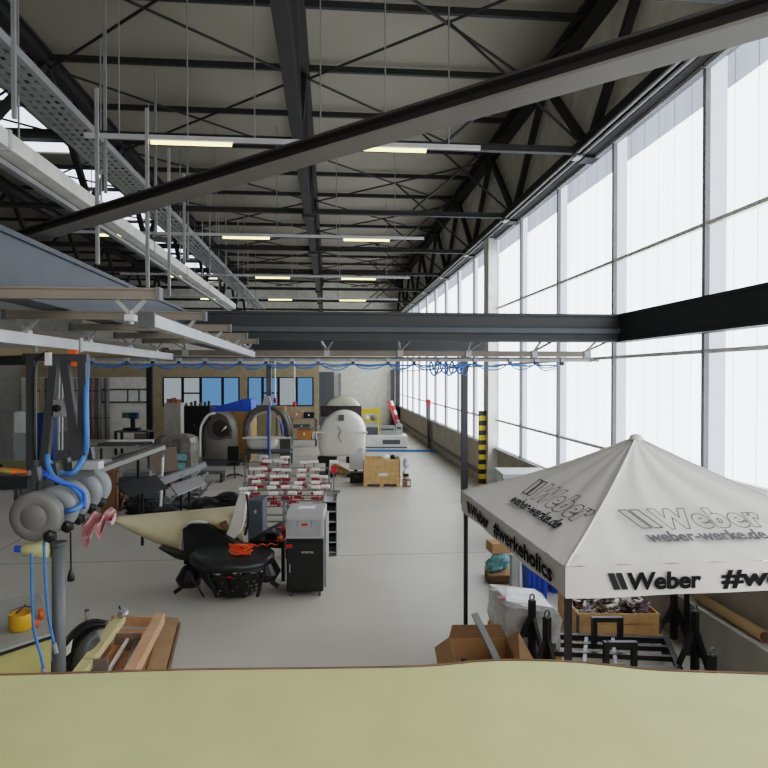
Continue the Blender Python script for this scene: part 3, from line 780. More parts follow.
for q in (-.12, .12): MB().bx(q - .004, q + .004, -.022, -.016, 1.18, 1.3).build('panel_groove', DGREY, hood)
MB().bx(-.14, .14, .3, .5, 1.42, 1.426).build('document', FOAM, hood)
print_cab = MB().bx(-.05, .05, -.024, -.018, 1.2, 1.24).build('red_sticker', RED, hood)
MB().bx(-w / 2 + .0, -w / 2 + .1, -.022, -.016, .83, .89).build('red_sticker', RED, body)
bm = text_bm('E.CAFTAL', .045, width=.2)
for v in bm.verts: v.co = V((v.co.x - .05, -.017 - .002, v.co.y + .74))
m_ = MB(); m_.bm.free(); m_.bm = bm; m_.build('lettering', FOAM, dr)
MB().bx(w / 2, w / 2 + .05, .05, D - .05, .15, 1.3).build('side_rail', GALV, t)
for x in (-w / 2 + .06, w / 2 - .06):
    for y in (.06, D - .06): MB().tube((x - .02, y, .045), (x + .02, y, .045), .045, 12).build('castor', DGREY, t)
# slotted drawer rack beside it
t, w, S = spot('slotted_rack', 'narrow grey metal rack with dark slots beside the hooded cabinet', 'rack', 323, 337, 556)
MB().bx(-w / 2, -w / 2 + .02, 0, .6, .03, 1.2).bx(w / 2 - .02, w / 2, 0, .6, .03, 1.2).bx(-w / 2, w / 2, .58, .6, .03, 1.2).build('frame', GALV, t)
for i in range(6):
    z = .06 + i * .21
    MB().bx(-w / 2 + .02, w / 2 - .02, 0, .58, z, z + .02).build('shelf', LGREY, t)
    if i < 5: MB().bx(-w / 2 + .05, w / 2 - .05, .05, .5, z + .02, z + .12).build('black_tray', BLACKM, t)
for x in (-w / 2 + .03, w / 2 - .03):
    for y in (.04, .55): MB().bx(x - .02, x + .02, y - .02, y + .02, 0, .05).build('foot', DGREY, t)
t, w, S = spot('grey_box', 'blue-grey upright machine box behind the white fin', 'box', 248, 263, 548)
MB().bx(-w / 2, w / 2, 0, .5, 0, 1.02).build('body', mat('bluegrey', (82, 88, 97), .45), t, bevel=.02)
MB().bx(-.02, .02, -.01, 0, .75, .82).build('latch', LGREY, t)

# roller racks
rr = [(455.5, [264, 284.7], 248, 290), (461, [267.2, 277.3, 283.7, 304.5, 313.8], 244, 330), (468.7, [253, 262.7, 276.5, 286, 301.2, 314.8], 244, 326),
      (475, [250.8, 260.8, 274.4, 284.4, 300.5, 313.8, 323.1], 243, 332), (481.5, [256.8, 274.4, 298, 315.5], 246, 330),
      (486.5, [243.3, 253.2, 272, 284.4, 297, 315, 324.5], 238, 331), (491.3, [245.3, 273.7, 291.6, 317], 240, 327)]
rol = ['first row beyond the hooded cabinet', 'second row beyond the hooded cabinet', 'third row beyond the hooded cabinet', 'fourth row beyond the hooded cabinet', 'fifth row beyond the hooded cabinet', 'sixth row beyond the hooded cabinet', 'last row next to the arched hood frame']
ZR = 1.0
for i, (y, xs, xa, xb) in enumerate(rr):
    p = G((xa + xb) / 2, y, ZR); zc = (p - EYE).dot(fwd); S = zc / FPX
    t = thing('roller_rack', 'rack of white foam rolls and red clamps, ' + rol[6 - i], 'rack', (p.x, p.y, 0), -YAW, 'roller racks')
    X0, X1 = (xa - (xa + xb) / 2) * S, (xb - (xa + xb) / 2) * S
    MB().bx(X0, X1, -.02, .02, .76, .8).build('cross_bar', mat('rack_green_grey', (120, 126, 120), .5), t)
    MB().bx(X0, X1, -.02, .02, .12, .16).build('lower_bar', GREY, t)
    for x in (X0 + .03, (X0 + X1) / 2, X1 - .03):
        MB().bx(x - .02, x + .02, -.02, .02, .03, .8).build('post', GREY, t)
        MB().bx(x - .025, x + .025, -.3, .3, 0, .04).build('foot', DGREY, t)
    for j, px in enumerate(xs):
        x = (px - (xa + xb) / 2) * S + random.uniform(-.02, .02)
        L = 4.3 * S; dz = random.uniform(-.02, .03); yy = random.uniform(-.1, .1)
        MB().tube((x - L, yy, ZR - .04 + dz), (x + L, yy + random.uniform(-.04, .04), ZR - .04 + dz), .046, 12).build('foam_roll', FOAM, t, smooth=False)
        k = random.uniform(-.03, .05)
        MB().bx(x - .012, x + .012, -.03, .03, .78, ZR - .07 + dz).bx(x - .11 + k, x + .07 + k, -.05, -.02, .66 + k, .74 + k).tube((x + .1 + k, -.12, .7), (x + .1 + k, .05, .7), .04, 8).build('clamp', CLAMP, t)
t, w, S = spot('roller_stand', 'single white foam roll on red clamp stand beside the long rack', 'stand', 331, 336.5, 492)
MB().bx(-.02, .02, -.02, .02, .03, .9).build('post', GREY, t); MB().tube((-.13, 0, .96), (.13, 0, .96), .06, 12).build('foam_roll', FOAM, t)
MB().bx(-.08, .08, -.06, .06, .6, .85).build('clamp', RED, t); MB().bx(-.2, .2, -.15, .15, 0, .03).build('foot', DGREY, t)

# black vehicle tub with beige shell
base = G(222, 606); zc = (base - EYE).dot(fwd); S = zc / FPX
t = thing('vehicle_tub', 'black vehicle front tub dotted with fixings standing on the floor', 'vehicle part', base, -YAW)
def sup(a, bq, z, cx, cy, n=40, e=2.6, tilt=0.):
    out = []
    for i in range(n):
        q = 2 * PI * i / n; c, s = math.cos(q), math.sin(q)
        x = a * math.copysign(abs(c) ** (2 / e), c); y = bq * math.copysign(abs(s) ** (2 / e), s)
        out.append((cx + x, cy + y, z + tilt * x + .05 * (y / bq) * 0))
    return out
cy = .66
MB().loft([sup(.3, .36, .03, .1, cy, e=3.2), sup(.36, .42, .08, .1, cy, e=3.2), sup(.5, .53, .28, .08, cy, e=3.2), sup(.61, .6, .48, .05, cy, e=3.0), sup(.66, .64, .56, .03, cy)]).build('lower_body', CARBON, t, smooth=True)
MB().loft([sup(.66, .64, .54, .03, cy), sup(.69, .67, .58, .02, cy, tilt=-.05), sup(.69, .67, .65, .02, cy, tilt=-.06), sup(.62, .58, .7, .02, cy, tilt=-.08), sup(.52, .42, .67, .02, cy + .1, tilt=-.08)]).build('rim', mat('satin_charcoal', (46, 48, 50), .35), t, smooth=True)
for k in range(5):
    a_ = V((-.6 + .3 * k, .08 - .05 * (2 - abs(k - 2)), .5)); c_ = V((-.4 + .22 * k, .2 - .03 * (2 - abs(k - 2)), .08))
    MB().bar(a_ + V((.05, 0, 0)), c_ + V((.05, 0, 0)), .05, .03).build('bracket', BLACKM, t)
b = MB()
for k in range(56):
    q = random.uniform(PI * 1.12, PI * 1.88); z = random.choice((.12, .18, .26, .34, .42, .5)); f_ = (z - .08) / .42
    b.blob((.09 + (.385 + .235 * f_) * math.copysign(abs(math.cos(q)) ** .625, math.cos(q)), cy - (.44 + .165 * f_) * abs(math.sin(q)) ** .625, z), .012, .012, .012, 6, 4)
o = b.build('rivet_pattern', LGREY, t); o['kind'] = 'stuff'
MB().bx(.0, .14, .03, .05, .44, .46).build('red_tab', RED, t)
for x, z in ((-.08, .5), (.2, .52)): MB().bx(x - .03, x + .03, .02, .05, z - .012, z + .012).build('metal_tab', GALV, t)
for s, x, z0 in ((-1, -.68, .28), (1, .62, .38)):
    MB().loft([sup(.16, .2, z0 - .12, x, .55, 16), sup(.2, .24, z0, x + s * .03, .55, 16), sup(.13, .2, z0 + .18, x, .55, 16)]).build('side_lug', CARBON, t)
    MB().bar((x + s * .1, .4, z0 - .12), (x + s * .22, .4, z0 - .2), .06).build('bracket', BLACKM, t)
def lp(px, py, y, p=base):   # image point on the local plane y
    zz = zc + y; q = A(px, py, zz) - p; return V((q.dot(V((math.cos(YAW), -math.sin(YAW), 0))), y, q.z))
MB().prism([lp(158, 548, .5), lp(184, 556, .4), lp(205, 562, .3), lp(205, 566, .3), lp(175, 558, .45)], (0, .25, 0)).build('side_fin', BLACKM, t)
# wedge shield; the shade of the wheel-arch cavity is put into its colour
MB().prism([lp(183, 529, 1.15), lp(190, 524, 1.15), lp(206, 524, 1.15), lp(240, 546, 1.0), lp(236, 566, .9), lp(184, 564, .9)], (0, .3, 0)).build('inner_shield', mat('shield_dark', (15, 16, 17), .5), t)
# beige shell
sh = thing('beige_shell', 'long pointed beige fibreglass shell lying over the black tub', 'vehicle part', V((base.x, base.y, .55)), -YAW)
bs = V((base.x, base.y, .55))
def sp(px, py, y): return lp(px, py, y, bs)
top = [(115, 519.5), (145, 517), (180, 514), (215, 511), (244, 508)]
low = [(119, 523), (140, 534), (163, 545), (181, 549), (186, 526)]
secs = []
N = 9
upper = catmull([V((x, y, 0)) for x, y in top], 4)
edge = catmull([V((x, y, 0)) for x, y in [(116, 521), (130, 530), (148, 539), (166, 546), (182, 548), (187, 530), (200, 523), (222, 530), (243, 544)]], 3)
m_ = MB()
K = 24
rows_ = []
for i in range(K + 1):
    u = i / K
    def along(L_, u):
        f = u * (len(L_) - 1); k0 = min(int(f), len(L_) - 2); return L_[k0].lerp(L_[k0 + 1], f - k0)
    a = along(upper, u); c = along(edge, u)
    r = []
    for (f, y) in ((0, 2.1), (0, 1.75), (.06, 1.5), (.3, 1.33), (.65, 1.27), (1, 1.3)):
        r.append(sp(a.x + (c.x - a.x) * f, a.y + (c.y - a.y) * f - (2.5 if y > 1.7 else 0), y * (.55 + .45 * min(1, u * 2)) + (1 - min(1, u * 2)) * .5))
    rows_.append(r)
g = [[m_.bm.verts.new(q) for q in r] for r in rows_]
for i in range(K):
    for j in range(5): m_.face([g[i][j], g[i + 1][j], g[i + 1][j + 1], g[i][j + 1]])
m_.build('skin', BEIGE, sh, smooth=True, solid=.03)
MB().sweep([sp(181, 550, 1.24), sp(183, 535, 1.26), sp(187, 525.5, 1.26), sp(198, 521.5, 1.26), sp(208, 524, 1.26)], .035, 8).build('arch_lip', SHELL, sh, smooth=True)
MB().prism([sp(219, 523, 1.22), sp(226, 520, 1.22), sp(229, 527, 1.22), sp(224, 531, 1.22)], (0, .02, 0)).build('vent_hole', BROWN, sh)
# white fin
wf = thing('white_fin', 'upright curved white fin panel beside the orange cables', 'vehicle part', V((base.x, base.y, .6)) + V((math.cos(YAW), -math.sin(YAW), 0)) * .1, -YAW)
bf = MW[wf.name].translation
fin = [(243, 492), (247, 493), (245.5, 508), (244, 522), (240, 533), (233, 541), (227, 544), (222, 541), (228, 530), (232, 518), (236, 503), (239, 495)]
MB().prism([lp(x, y, 1.2, bf) for x, y in fin], (0, .16, 0)).build('panel', SHELL, wf, bevel=.02)
MB().sweep([lp(247, 494, 1.18, bf), lp(248.5, 510, 1.18, bf), lp(248, 524, 1.18, bf), lp(245, 535, 1.18, bf)], .022, 6).build('edge_trim', BLACKM, wf, smooth=True)
# orange cables
p = lp(0, 0, 0)
pts = []
for k in range(46):
    a = k * 1.1; pts.append(lp(241 + 10 * math.sin(a * 1.7) + 3 * math.cos(a * .6), 551 + 5.5 * math.cos(a * 1.3), .45 + .16 * math.sin(a * .7)) + V((0, 0, .03)))
for i in range(20): pts.append(lp(246 + i * 1.9, 547.5 - i * .12 + math.sin(i * 1.3), .62 + i * .03) + V((0, 0, .03)))
Mb = MW[t.name]
tag(MB().sweep([Mb @ q for q in pts], .011, 6, smooth=2).build('orange_cable', ORANGE, smooth=True), 'tangled bright orange cable lying on the black tub', 'cable')
# rear tray
tr = thing('parts_tray', 'long black tray with grey and red edge behind the orange cables', 'tray', Mb @ V((.55, 1.5, .62)), -YAW - .25)
MB().bx(-.3, .36, -.3, 1.2, 0, .03).build('tray_bottom', BLACKM, tr)
MB().bx(.34, .4, -.32, 1.22, -.02, .16).build('grey_edge', mat('rosy_grey', (150, 120, 118), .5), tr)
MB().bx(-.3, -.27, -.3, 1.2, 0, .14).build('tray_side', BLACKM, tr)
MB().bx(-.3, .36, -.33, -.3, 0, .12).build('tray_side', BLACKM, tr)
for sx_ in (-.2, .3):
    for sy_ in (-.2, 1.1): MB().bx(sx_ - .03, sx_ + .03, sy_ - .03, sy_ + .03, -.62, 0).build('leg', BLACKM, tr)
for i, (x, y, m, lb) in enumerate(((-.05, .15, BLACKM, 'black motor block in the parts tray'), (.12, .05, ORANGE, 'small orange connector in the parts tray'), (0, .55, mat('dusky_red', (150, 60, 56), .5), 'dull red block in the parts tray'))):
    q = MW[tr.name] @ V((x, y, .03))
    o = thing('machine_block', lb, 'machine part', q, -YAW - .25)
    sz = (.22, .3, .14) if i != 1 else (.07, .12, .08)
    MB().bx(-sz[0] / 2, sz[0] / 2, -sz[1] / 2, sz[1] / 2, 0, sz[2]).build('body', m, o, bevel=.01); MB().tube((0, 0, sz[2]), (0, 0, sz[2] + .05), .03).build('stub', GREY, o)

# plank crate with mixed parts
t, w, dep, S = collar_crate('wooden_crate', 'tall pale wooden crate with white label on the open floor', 363.5, 400, 487, .93, .85, boards=3)
MB().bx(-.11, .2, -.006, 0, .37, .46).build('white_label', FOAM, t)
for i, (x, m, r) in enumerate(((.1, FOAM, .14), (.38, BLACKM, .13), (.25, FOAM, .1))):
    o = MB().blob(MW[t.name] @ V((x, .4, .93)), r, r, r * .8, 10, 7, .15).build('packed_part', m)
    tag(o, ['white wrapped part showing in the middle of the pale crate', 'black moulded part at the crate end near the boxes', 'small white part between the two in the pale crate'][i], 'packed part')
t, w, S = spot('carton', 'small brown carton on the floor beside the pale crate', 'box', 402.5, 411, 487)
MB().bx(-w / 2, w / 2, 0, .3, 0, .24).build('body', CARDD, t); MB().bx(.02, w / 2 - .02, -.004, 0, .05, .2).build('white_label', FOAM, t)
q = MW[t.name] @ V((-.02, .15, .24))
t = thing('foil_bundle', 'white and blue plastic bundle stacked on the small brown carton', 'bundle', q, -YAW)
MB().blob((0, 0, .17), .13, .13, .17, 12, 8, .12).build('lower_sack', FOAM, t); MB().blob((.0, 0, .52), .11, .12, .2, 12, 8, .12).build('upper_sack', mat('pale_blue_foil', (196, 200, 216), .4, var=.3, scale=14), t)
MB().bx(-.09, .09, -.15, -.1, .1, .2).build('dark_band', BLACKM, t)
# blue floor strip
a, c = G(366, 451.5), G(438, 451.8)
tag(MB().bar(a + V((0, 0, .05)), c + V((0, 0, .05)), .14, .1).build('floor_barrier', mat('barrier_blue', (70, 124, 190), .5)), 'low blue barrier strip across the floor at the wall', 'barrier')

# big white round shell
def dome(t, w, hb, ht, y0, depth, m, name, shoulder=True):
    """upright rounded shell seen end on"""
    hm = hb + (ht - hb) * .42
    def prof(k, lift):
        pts = [(-math.cos(PI * i / 24) * w / 2 * k, hm + math.sin(PI * i / 24) ** .9 * (ht - hm) * k) for i in range(25)]
        bot = [(w / 2 * k * f, hb + lift + (hm - hb - lift) * g) for f, g in ((1, .6), (.98, .3), (.92, .1), (.8, 0), (.4, -.03), (0, -.04))]
        return pts + bot + [(-x, z) for x, z in reversed(bot[:-1])]
    rings = []
    for (k, y) in ((.55, y0 - .1), (.86, y0 - .06), (.97, y0), (1, y0 + .1), (1, y0 + depth), (.9, y0 + depth + .1)):
        rings.append([(x, y, z) for x, z in prof(k, .3 * (1 - k))])
    return MB().loft(rings).build(name, m, t, smooth=True)
t, w, S = spot('white_hull_shell', 'large round white moulded hull shell standing on black trestles', 'hull shell', 318, 365, 478)
sc = S
dome(t, w, .78, 2.4, .1, 1.4, SHELL, 'hull')
MB().bx(-w / 2 - .15, w / 2 + .1, .0, .1, 1.62, 1.68).build('side_flange', SHELL, t, bevel=.02)
MB().bx(-.09, .09, -.04, .0, 2.08, 2.3).build('top_notch', DGREY, t)
MB().bx(.28, .8, .02, .12, .3, 1.1).build('front_apron', mat('apron', (190, 192, 194), .5), t, bevel=.03)
MB().sweep([(-.15, -.04, 1.9), (-.02, -.05, 1.7), (-.1, -.05, 1.5), (0, -.05, 1.3)], .012, 6).build('seam_line', DGREY, t)
for x in (-.55, .5):
    MB().bx(x - .3, x + .3, .1, .9, .02, .12).bx(x - .06, x + .06, .3, .6, .1, .7).bx(x - .35, x + .35, .3, .6, .5, .74).build('trestle', BLACKM, t)
t, w, S = spot('black_case', 'black case on the floor in front of the white hull shell', 'case', 350, 363.5, 483)
MB().bx(-w / 2, w / 2, 0, .3, 0, .36).build('body', BLACKM, t, bevel=.02); MB().bx(-.08, .08, -.02, 0, .2, .24).build('handle', DGREY, t)
t, w, S = spot('wooden_wedge', 'tan wooden wedge on the floor below the white hull shell', 'wedge', 333, 349, 474)
MB().prism([(-w / 2, 0, 0), (w / 2, 0, 0), (w / 2, 0, .14), (-w / 2, 0, .42)], (0, .3, 0)).build('block', WOOD, t)
MB().bx(-.05, .05, -.01, 0, .04, .1).build('label', FOAM, t)
t, w, S = spot('rear_hull_shell', 'second pale hull with dark band standing behind the round white hull', 'hull shell', 323, 360, 462)
dome(t, w * .98, 1.7, 2.82, .1, 1.0, mat('hull_grey_green', (190, 190, 172), .5), 'hull')
MB().bx(-w * .56, w * .56, -.1, .06, 1.95, 2.42).build('dark_band', GLASSD, t, bevel=.04)
for x in (-.4, .4): MB().bx(x - .06, x + .06, .2, .8, 0, 1.8).build('trestle', BLACKM, t)

# machines behind the barrier
t, w, S = spot('white_machine_bed', 'low white machine bed with dark recess beyond the blue barrier', 'machine', 366, 407, 448)
MB().bx(-w / 2, w / 2, 0, 1.1, .02, .64).build('body', WHITE, t, bevel=.04)
MB().bx(-.2, .7, -.02, 0, .2, .42).build('recess', DGREY, t); MB().bx(-w / 2, w / 2, -.03, 0, 0, .06).build('plinth', DGREY, t)
topz = MW[t.name] @ V((0, 0, .64))
def on_bed(px0, px1, y0, y1, m, name, label, cat, dy=.3):
    S = (topz - EYE).dot(fwd) / FPX
    x0 = (px0 - 386.5) * S; x1 = (px1 - 386.5) * S
    q = MW[t.name] @ V(((x0 + x1) / 2, dy, .64))
    o = thing(name, label, cat, q, -YAW); ww = x1 - x0; h = (434.5 - y0) * S
    MB().bx(-ww / 2, ww / 2, 0, .5, 0, h).build('body', m, o, bevel=.02)
    MB().bx(-ww / 2 + .05, ww / 2 - .05, -.015, 0, h * .55, h * .8).build('front_slot', DGREY, o)
    MB().bx(-ww / 2 + .04, ww / 2 - .04, .04, .46, h, h + .03).build('top_plate', GREY, o)
on_bed(380, 395, 426, 434, mat('sage_grey', (160, 166, 160), .5), 'control_box', 'sage grey control box on the white machine bed', 'box')
on_bed(396, 402.5, 424, 434, LGREY, 'printer_box', 'small light grey box at the wall end of the machine bed', 'box')
on_bed(366, 378, 427, 434, DGREY, 'motor_unit', 'dark grey motor unit on the machine bed beside the white hull', 'motor')
t, w, S = spot('yellow_frame', 'yellow steel frame with stored parts behind the machine bed', 'frame', 362, 379.5, 439)
for x in (-w / 2, w / 2): MB().bx(x - .05, x + .05, 0, .08, 0, 1.8).bx(x - .05, x + .05, .7, .78, 0, 1.8).build('post', YELLOW, t)
for y in (-.02, .72): MB().bx(-w / 2, w / 2, y, y + .08, 1.5, 1.75).build('top_rail', YELLOW, t)
MB().bx(-w / 2, w / 2, 0, .78, 1.0, 1.06).build('shelf', YELLOW, t)
for i, x in enumerate((-.25, .1, .3)):
    o = MB().blob(MW[t.name] @ V((x, .35, 1.22)), .15, .2, .16, 10, 7, .15).build('wrapped_part', [FOAM, OLIVE, LGREY][i]); tag(o, ['white wrapped part on the yellow frame shelf', 'olive part in the middle of the yellow frame shelf', 'light grey part at the end of the yellow frame shelf'][i], 'part')
for i, (xa, xb) in enumerate(((389, 394), (391.5, 397))):
    a, c = onY(xa, 401, 44), onY(xb, 425, 43)
    o = thing('barrier_board', ['red barrier board leaning on the grey column', 'white and red barrier board leaning beside it'][i], 'barrier', V((c.x, c.y, 0)))
    lo = V((c.x + .25, c.y - .3, 0)); n = 6
    for k in range(n):
        MB().bar(lo.lerp(a, k / n), lo.lerp(a, (k + 1) / n), .22, .05).build('stripe_band', RED if (k % 2 == 0 or i == 0) else WHITE, o, world=True)

# arched hood frame (pod 2) and gondola shell (pod 1)
t, w, S = spot('arched_hood_frame', 'open arched dark hood frame on a white crossbar beside the blue tarpaulin', 'hood frame', 243, 290, 466)
def arch(w, z0, z1, y, r, n=20): return [V((-w / 2 * math.cos(PI * i / n), y, z0 + (z1 - z0) * math.sin(PI * i / n) ** .75)) for i in range(n + 1)]
MB().sweep(arch(w * .92, 1.2, 2.42, 0, .1), .1, 8, smooth=1).build('front_arch', mat('taupe_frame', (92, 86, 84), .4), t, smooth=True)
MB().sweep(arch(w * .95, 1.2, 2.38, .5, .1), .1, 8, smooth=1).build('rear_arch', mat('taupe_frame', (92, 86, 84), .4), t, smooth=True)
MB().sweep(arch(w * .72, 1.25, 2.2, -.05, .1), .025, 6, smooth=1).build('inner_trim', LGREY, t, smooth=True)
MB().bx(-w / 2, w / 2, -.06, .1, 1.12, 1.22).build('cross_bar', WHITE, t)
MB().bx(.06, .13, -.1, -.03, .3, 2.5).build('blue_strut', BLUED, t)
MB().bx(.14, .19, -.1, -.03, .3, 2.5).build('grey_strut', LGREY, t)
MB().loft([sup(.5, .3, .66, -.25, .4, 24), sup(.62, .4, .8, -.25, .4, 24), sup(.65, .42, 1.1, -.25, .4, 24)]).build('pale_tub', SHELL, t, smooth=True)
MB().bx(-w / 2, w / 2, .0, .9, .5, .6).build('bench_top', DGREY, t)
for x in (-w / 2 + .05, w / 2 - .05):
    for y in (.06, .84): MB().bx(x - .04, x + .04, y - .04, y + .04, 0, .5).build('leg', DGREY, t)
t, w, S = spot('cabin_shell', 'rounded cabin shell with dark windscreen and white edge stripe', 'cabin shell', 201, 233, 466)
def ro(k, y, zb, zt): return [(x * k, y, z) for x, z in [(-w / 2, zb), (-w / 2, zt - .75), (-w * .46, zt - .4), (-w * .33, zt - .15), (-w * .12, zt), (w * .12, zt), (w * .33, zt - .15), (w * .46, zt - .4), (w / 2, zt - .75), (w / 2, zb)]]
MB().loft([ro(.9, -.05, .3, 2.12), ro(1, .05, .28, 2.2), ro(1, .9, .28, 2.2), ro(.92, 1.0, .3, 2.14)]).build('body', mat('shell_putty', (126, 121, 112), .5), t, smooth=True)
MB().prism([(-.12, -.1, 1.35), (.1, -.1, 1.18), (.5, -.1, 1.26), (.54, -.1, 1.5), (.4, -.1, 1.8), (.14, -.1, 1.92), (-.1, -.1, 1.8), (-.17, -.1, 1.55)], (0, .06, 0)).build('windscreen', GLASSD, t)
MB().prism([(.2, -.11, 1.42), (.44, -.11, 1.58), (.4, -.11, 1.68)], (0, .005, 0)).build('glare_strip', FOAM, t)  # reflection on the windscreen put in as a white sliver
MB().prism([(-.3, -.075, 1.2), (.0, -.075, 1.06), (.62, -.075, 1.16), (.64, -.075, 1.5), (.45, -.075, 1.98), (.2, -.075, 2.15), (-.14, -.075, 2.17), (-.34, -.075, 1.95), (-.38, -.075, 1.5)], (0, .06, 0)).build('dark_hood', mat('taupe_frame', (92, 86, 84), .4), t)
MB().sweep([(-w * .5, -.08, .4), (-w * .5, -.08, 1.4), (-w * .42, -.08, 1.8), (-w * .25, -.08, 2.1), (-.05, -.08, 2.18)], .05, 8).build('edge_stripe', WHITE, t, smooth=True)
MB().sweep([(-w * .4, -.09, .4), (-w * .4, -.09, 1.4), (-w * .32, -.09, 1.75), (-w * .15, -.09, 2.02)], .03, 8).build('edge_seal', BLACKM, t, smooth=True)
MB().bx(-w / 2 + .05, w / 2 - .05, .05, .9, 0, .3).build('plinth', DGREY, t)
# office chair
t, w, S = spot('office_chair', 'small black office chair next to the cabin shell', 'chair', 226, 240, 478)
MB().bx(-.24, .24, 0, .46, .44, .52).build('seat', BLACKM, t, bevel=.03); MB().box((-.1, .5, .82), (.44, .08, .56), .0).build('backrest', BLACKM, t, bevel=.03)
MB().tube((0, .23, .08), (0, .23, .44), .03).build('gas_column', DGREY, t)
for i in range(5):
    a = 2 * PI * i / 5; MB().bar((0, .23, .1), (.28 * math.cos(a), .23 + .28 * math.sin(a), .06), .04).build('leg', BLACKM, t); MB().blob((.28 * math.cos(a), .23 + .28 * math.sin(a), .04), .03, .03, .035, 8, 6).build('castor', BLACKM, t)
t, w, S = spot('low_bench', 'long low dark bench in front of the cabin shell', 'bench', 196, 222, 483)
MB().bx(-w / 2, w / 2, 0, .5, .3, .36).build('bench_top', DGREY, t)
for x in (-w / 2 + .05, w / 2 - .05): MB().bx(x - .03, x + .03, .05, .45, 0, .3).build('leg', BLACKM, t)
# blue tarp wedge on tan box
t, w, S = spot('tan_crate', 'large tan board crate under the blue tarpaulin', 'crate', 212, 251, 462)
MB().bx(-w / 2, w / 2, 0, 1.2, .1, 2.18).build('body', mat('tan_board', (172, 138, 88), .8), t)
for x in (-w / 2, 0, w / 2 - .08): MB().bx(x, x + .08, -.02, 0, .1, 2.18).build('batten', CARDD, t)
for x in (-w / 2 + .2, w / 2 - .2): MB().bx(x - .1, x + .1, 0, 1.2, 0, .1).build('skid', WOOD, t)
q = MW[t.name] @ V((0, 0, 2.18))
o = thing('tarpaulin_wedge', 'bright blue tarpaulin wedge lying on the tan crate', 'tarpaulin', q, -YAW)
MB().loft([[(-w / 2 - .02, 0, 0), (-w / 2 - .02, 1.0, 0), (-w / 2 - .02, 1.0, .14), (-w / 2 - .02, 0, .14)], [(w * .25, 0, 0), (w * .25, 1, 0), (w * .25, 1, .5), (w * .25, 0, .5)]]).build('long_cover', BLUED, o, bevel=.02)
MB().loft([[(w * .25, -.02, 0), (w * .25, 1, 0), (w * .25, 1, .52), (w * .25, -.02, .52)], [(w * .52, 0, 0), (w * .52, 1, 0), (w * .5, 1, .52), (w * .5, 0, .52)]]).build('end_cover', BLUEB, o, bevel=.02)
# far cabinets
def cabinet(label, x0, x1, yb, ytop, m, name='storage_cabinet', doors=2, depth=.5):
    t, w, S = spot(name, label, 'cabinet', x0, x1, yb)
    h = (yb - ytop) * S
    MB().bx(-w / 2, w / 2, 0, depth, .08, h).build('body', m, t, bevel=.01); MB().bx(-w / 2 + .03, w / 2 - .03, .03, depth, 0, .08).build('plinth', DGREY, t)
    for i in range(doors):
        xa = -w / 2 + w * i / doors + .015; xb = -w / 2 + w * (i + 1) / doors - .015
        d = MB().bx(xa, xb, -.02, 0, .12, h - .04).build('door', m, t); MB().bx(xb - .08, xb - .05, -.045, -.02, h * .5, h * .5 + .12).build('handle', GALV, d)
    return t, w, h
tb, wb, hb = cabinet('black two-door cabinet before the office windows', 182, 210, 446, 406, BLACKM)
for i, px in enumerate((185, 190, 194, 199, 204, 208)):
    q = MW[tb.name] @ V((-wb / 2 + wb * (px - 181.5) / 28.5, .2, hb))
    o = thing('supply_can', 'small dark can standing on the black cabinet', 'can', q, 0, 'cans on the black cabinet')
    hh = .14 + .12 * (i % 3) / 2
    MB().tube((0, 0, 0), (0, 0, hh), .07, 10).build('body', [DGREY, BROWN, BLACKM][i % 3], o); MB().tube((0, 0, hh), (0, 0, hh + .03), .03, 8).build('lid', LGREY, o)
tw, ww_, hw = cabinet('tall white cabinet with reddish cartons on top', 164, 181, 450, 403, mat('offwhite_cab', (176, 172, 164), .6))
for i, (dx, s) in enumerate(((-.2, .2), (.02, .26), (.25, .18))):
    q = MW[tw.name] @ V((dx, .2, hw))
    o = thing('carton', ['reddish carton on the white cabinet, by the black column', 'largest reddish carton in the middle of the white cabinet top', 'reddish carton on the white cabinet, by the black cabinet'][i], 'box', q, .2 * i)
    MB().bx(-.12, .12, -.12, .12, 0, s).build('body', mat('reddish_card', (150, 102, 78), .8), o); MB().bx(-.02, .02, -.121, -.12, 0, s).build('tape', CARD, o)
# shelf with boxes near 290-315
t, w, S = spot('open_shelf', 'open grey shelf of boxes before the service column', 'shelf', 290, 316, 447)
for z in (.35, .95, 1.45): MB().bx(-w / 2, w / 2, 0, .6, z, z + .05).build('shelf_board', GREY, t)
for x in (-w / 2 + .03, w / 2 - .03):
    for y in (.03, .57): MB().bx(x - .03, x + .03, y - .03, y + .03, 0, 1.5).build('post', DGREY, t)
def onshelf(px0, px1, z, h, m, lb, nm='carton'):
    S2 = S; x0, x1 = (px0 - 303) * S2, (px1 - 303) * S2
    o = thing(nm, lb, 'box', MW[t.name] @ V(((x0 + x1) / 2, .25, z)), -YAW)
    MB().bx(-(x1 - x0) / 2, (x1 - x0) / 2, -.2, .25, 0, h).build('body', m, o, bevel=.008); MB().bx(-.04, .04, -.206, -.2, h * .4, h * .7).build('white_label', FOAM, o)
onshelf(297, 311, .4, .5, mat('orange_card', (196, 128, 60), .7), 'orange-brown carton on the lowest open shelf')
onshelf(291, 302, 1.5, .38, mat('pink_card', (176, 140, 116), .8), 'pinkish tan carton on top of the open shelf')
onshelf(293, 310, 1.0, .16, DGREY, 'flat dark grey tray on the middle open shelf', 'flat_tray')
onshelf(303.5, 314, 1.5, .3, BLACKM, 'black box on top of the open shelf')
onshelf(312, 315.5, .4, .35, FOAM, 'narrow white box on the lowest open shelf')
t, w, S = spot('blue_bag', 'blue and purple draped bag beside the arched hood frame', 'bag', 279, 291, 456)
MB().blob((0, .3, 1.35), .26, .25, .55, 12, 9, .1).build('cloth', BLUED, t, smooth=True); MB().bx(-.25, .25, .05, .55, 0, .85).build('stool', DGREY, t)
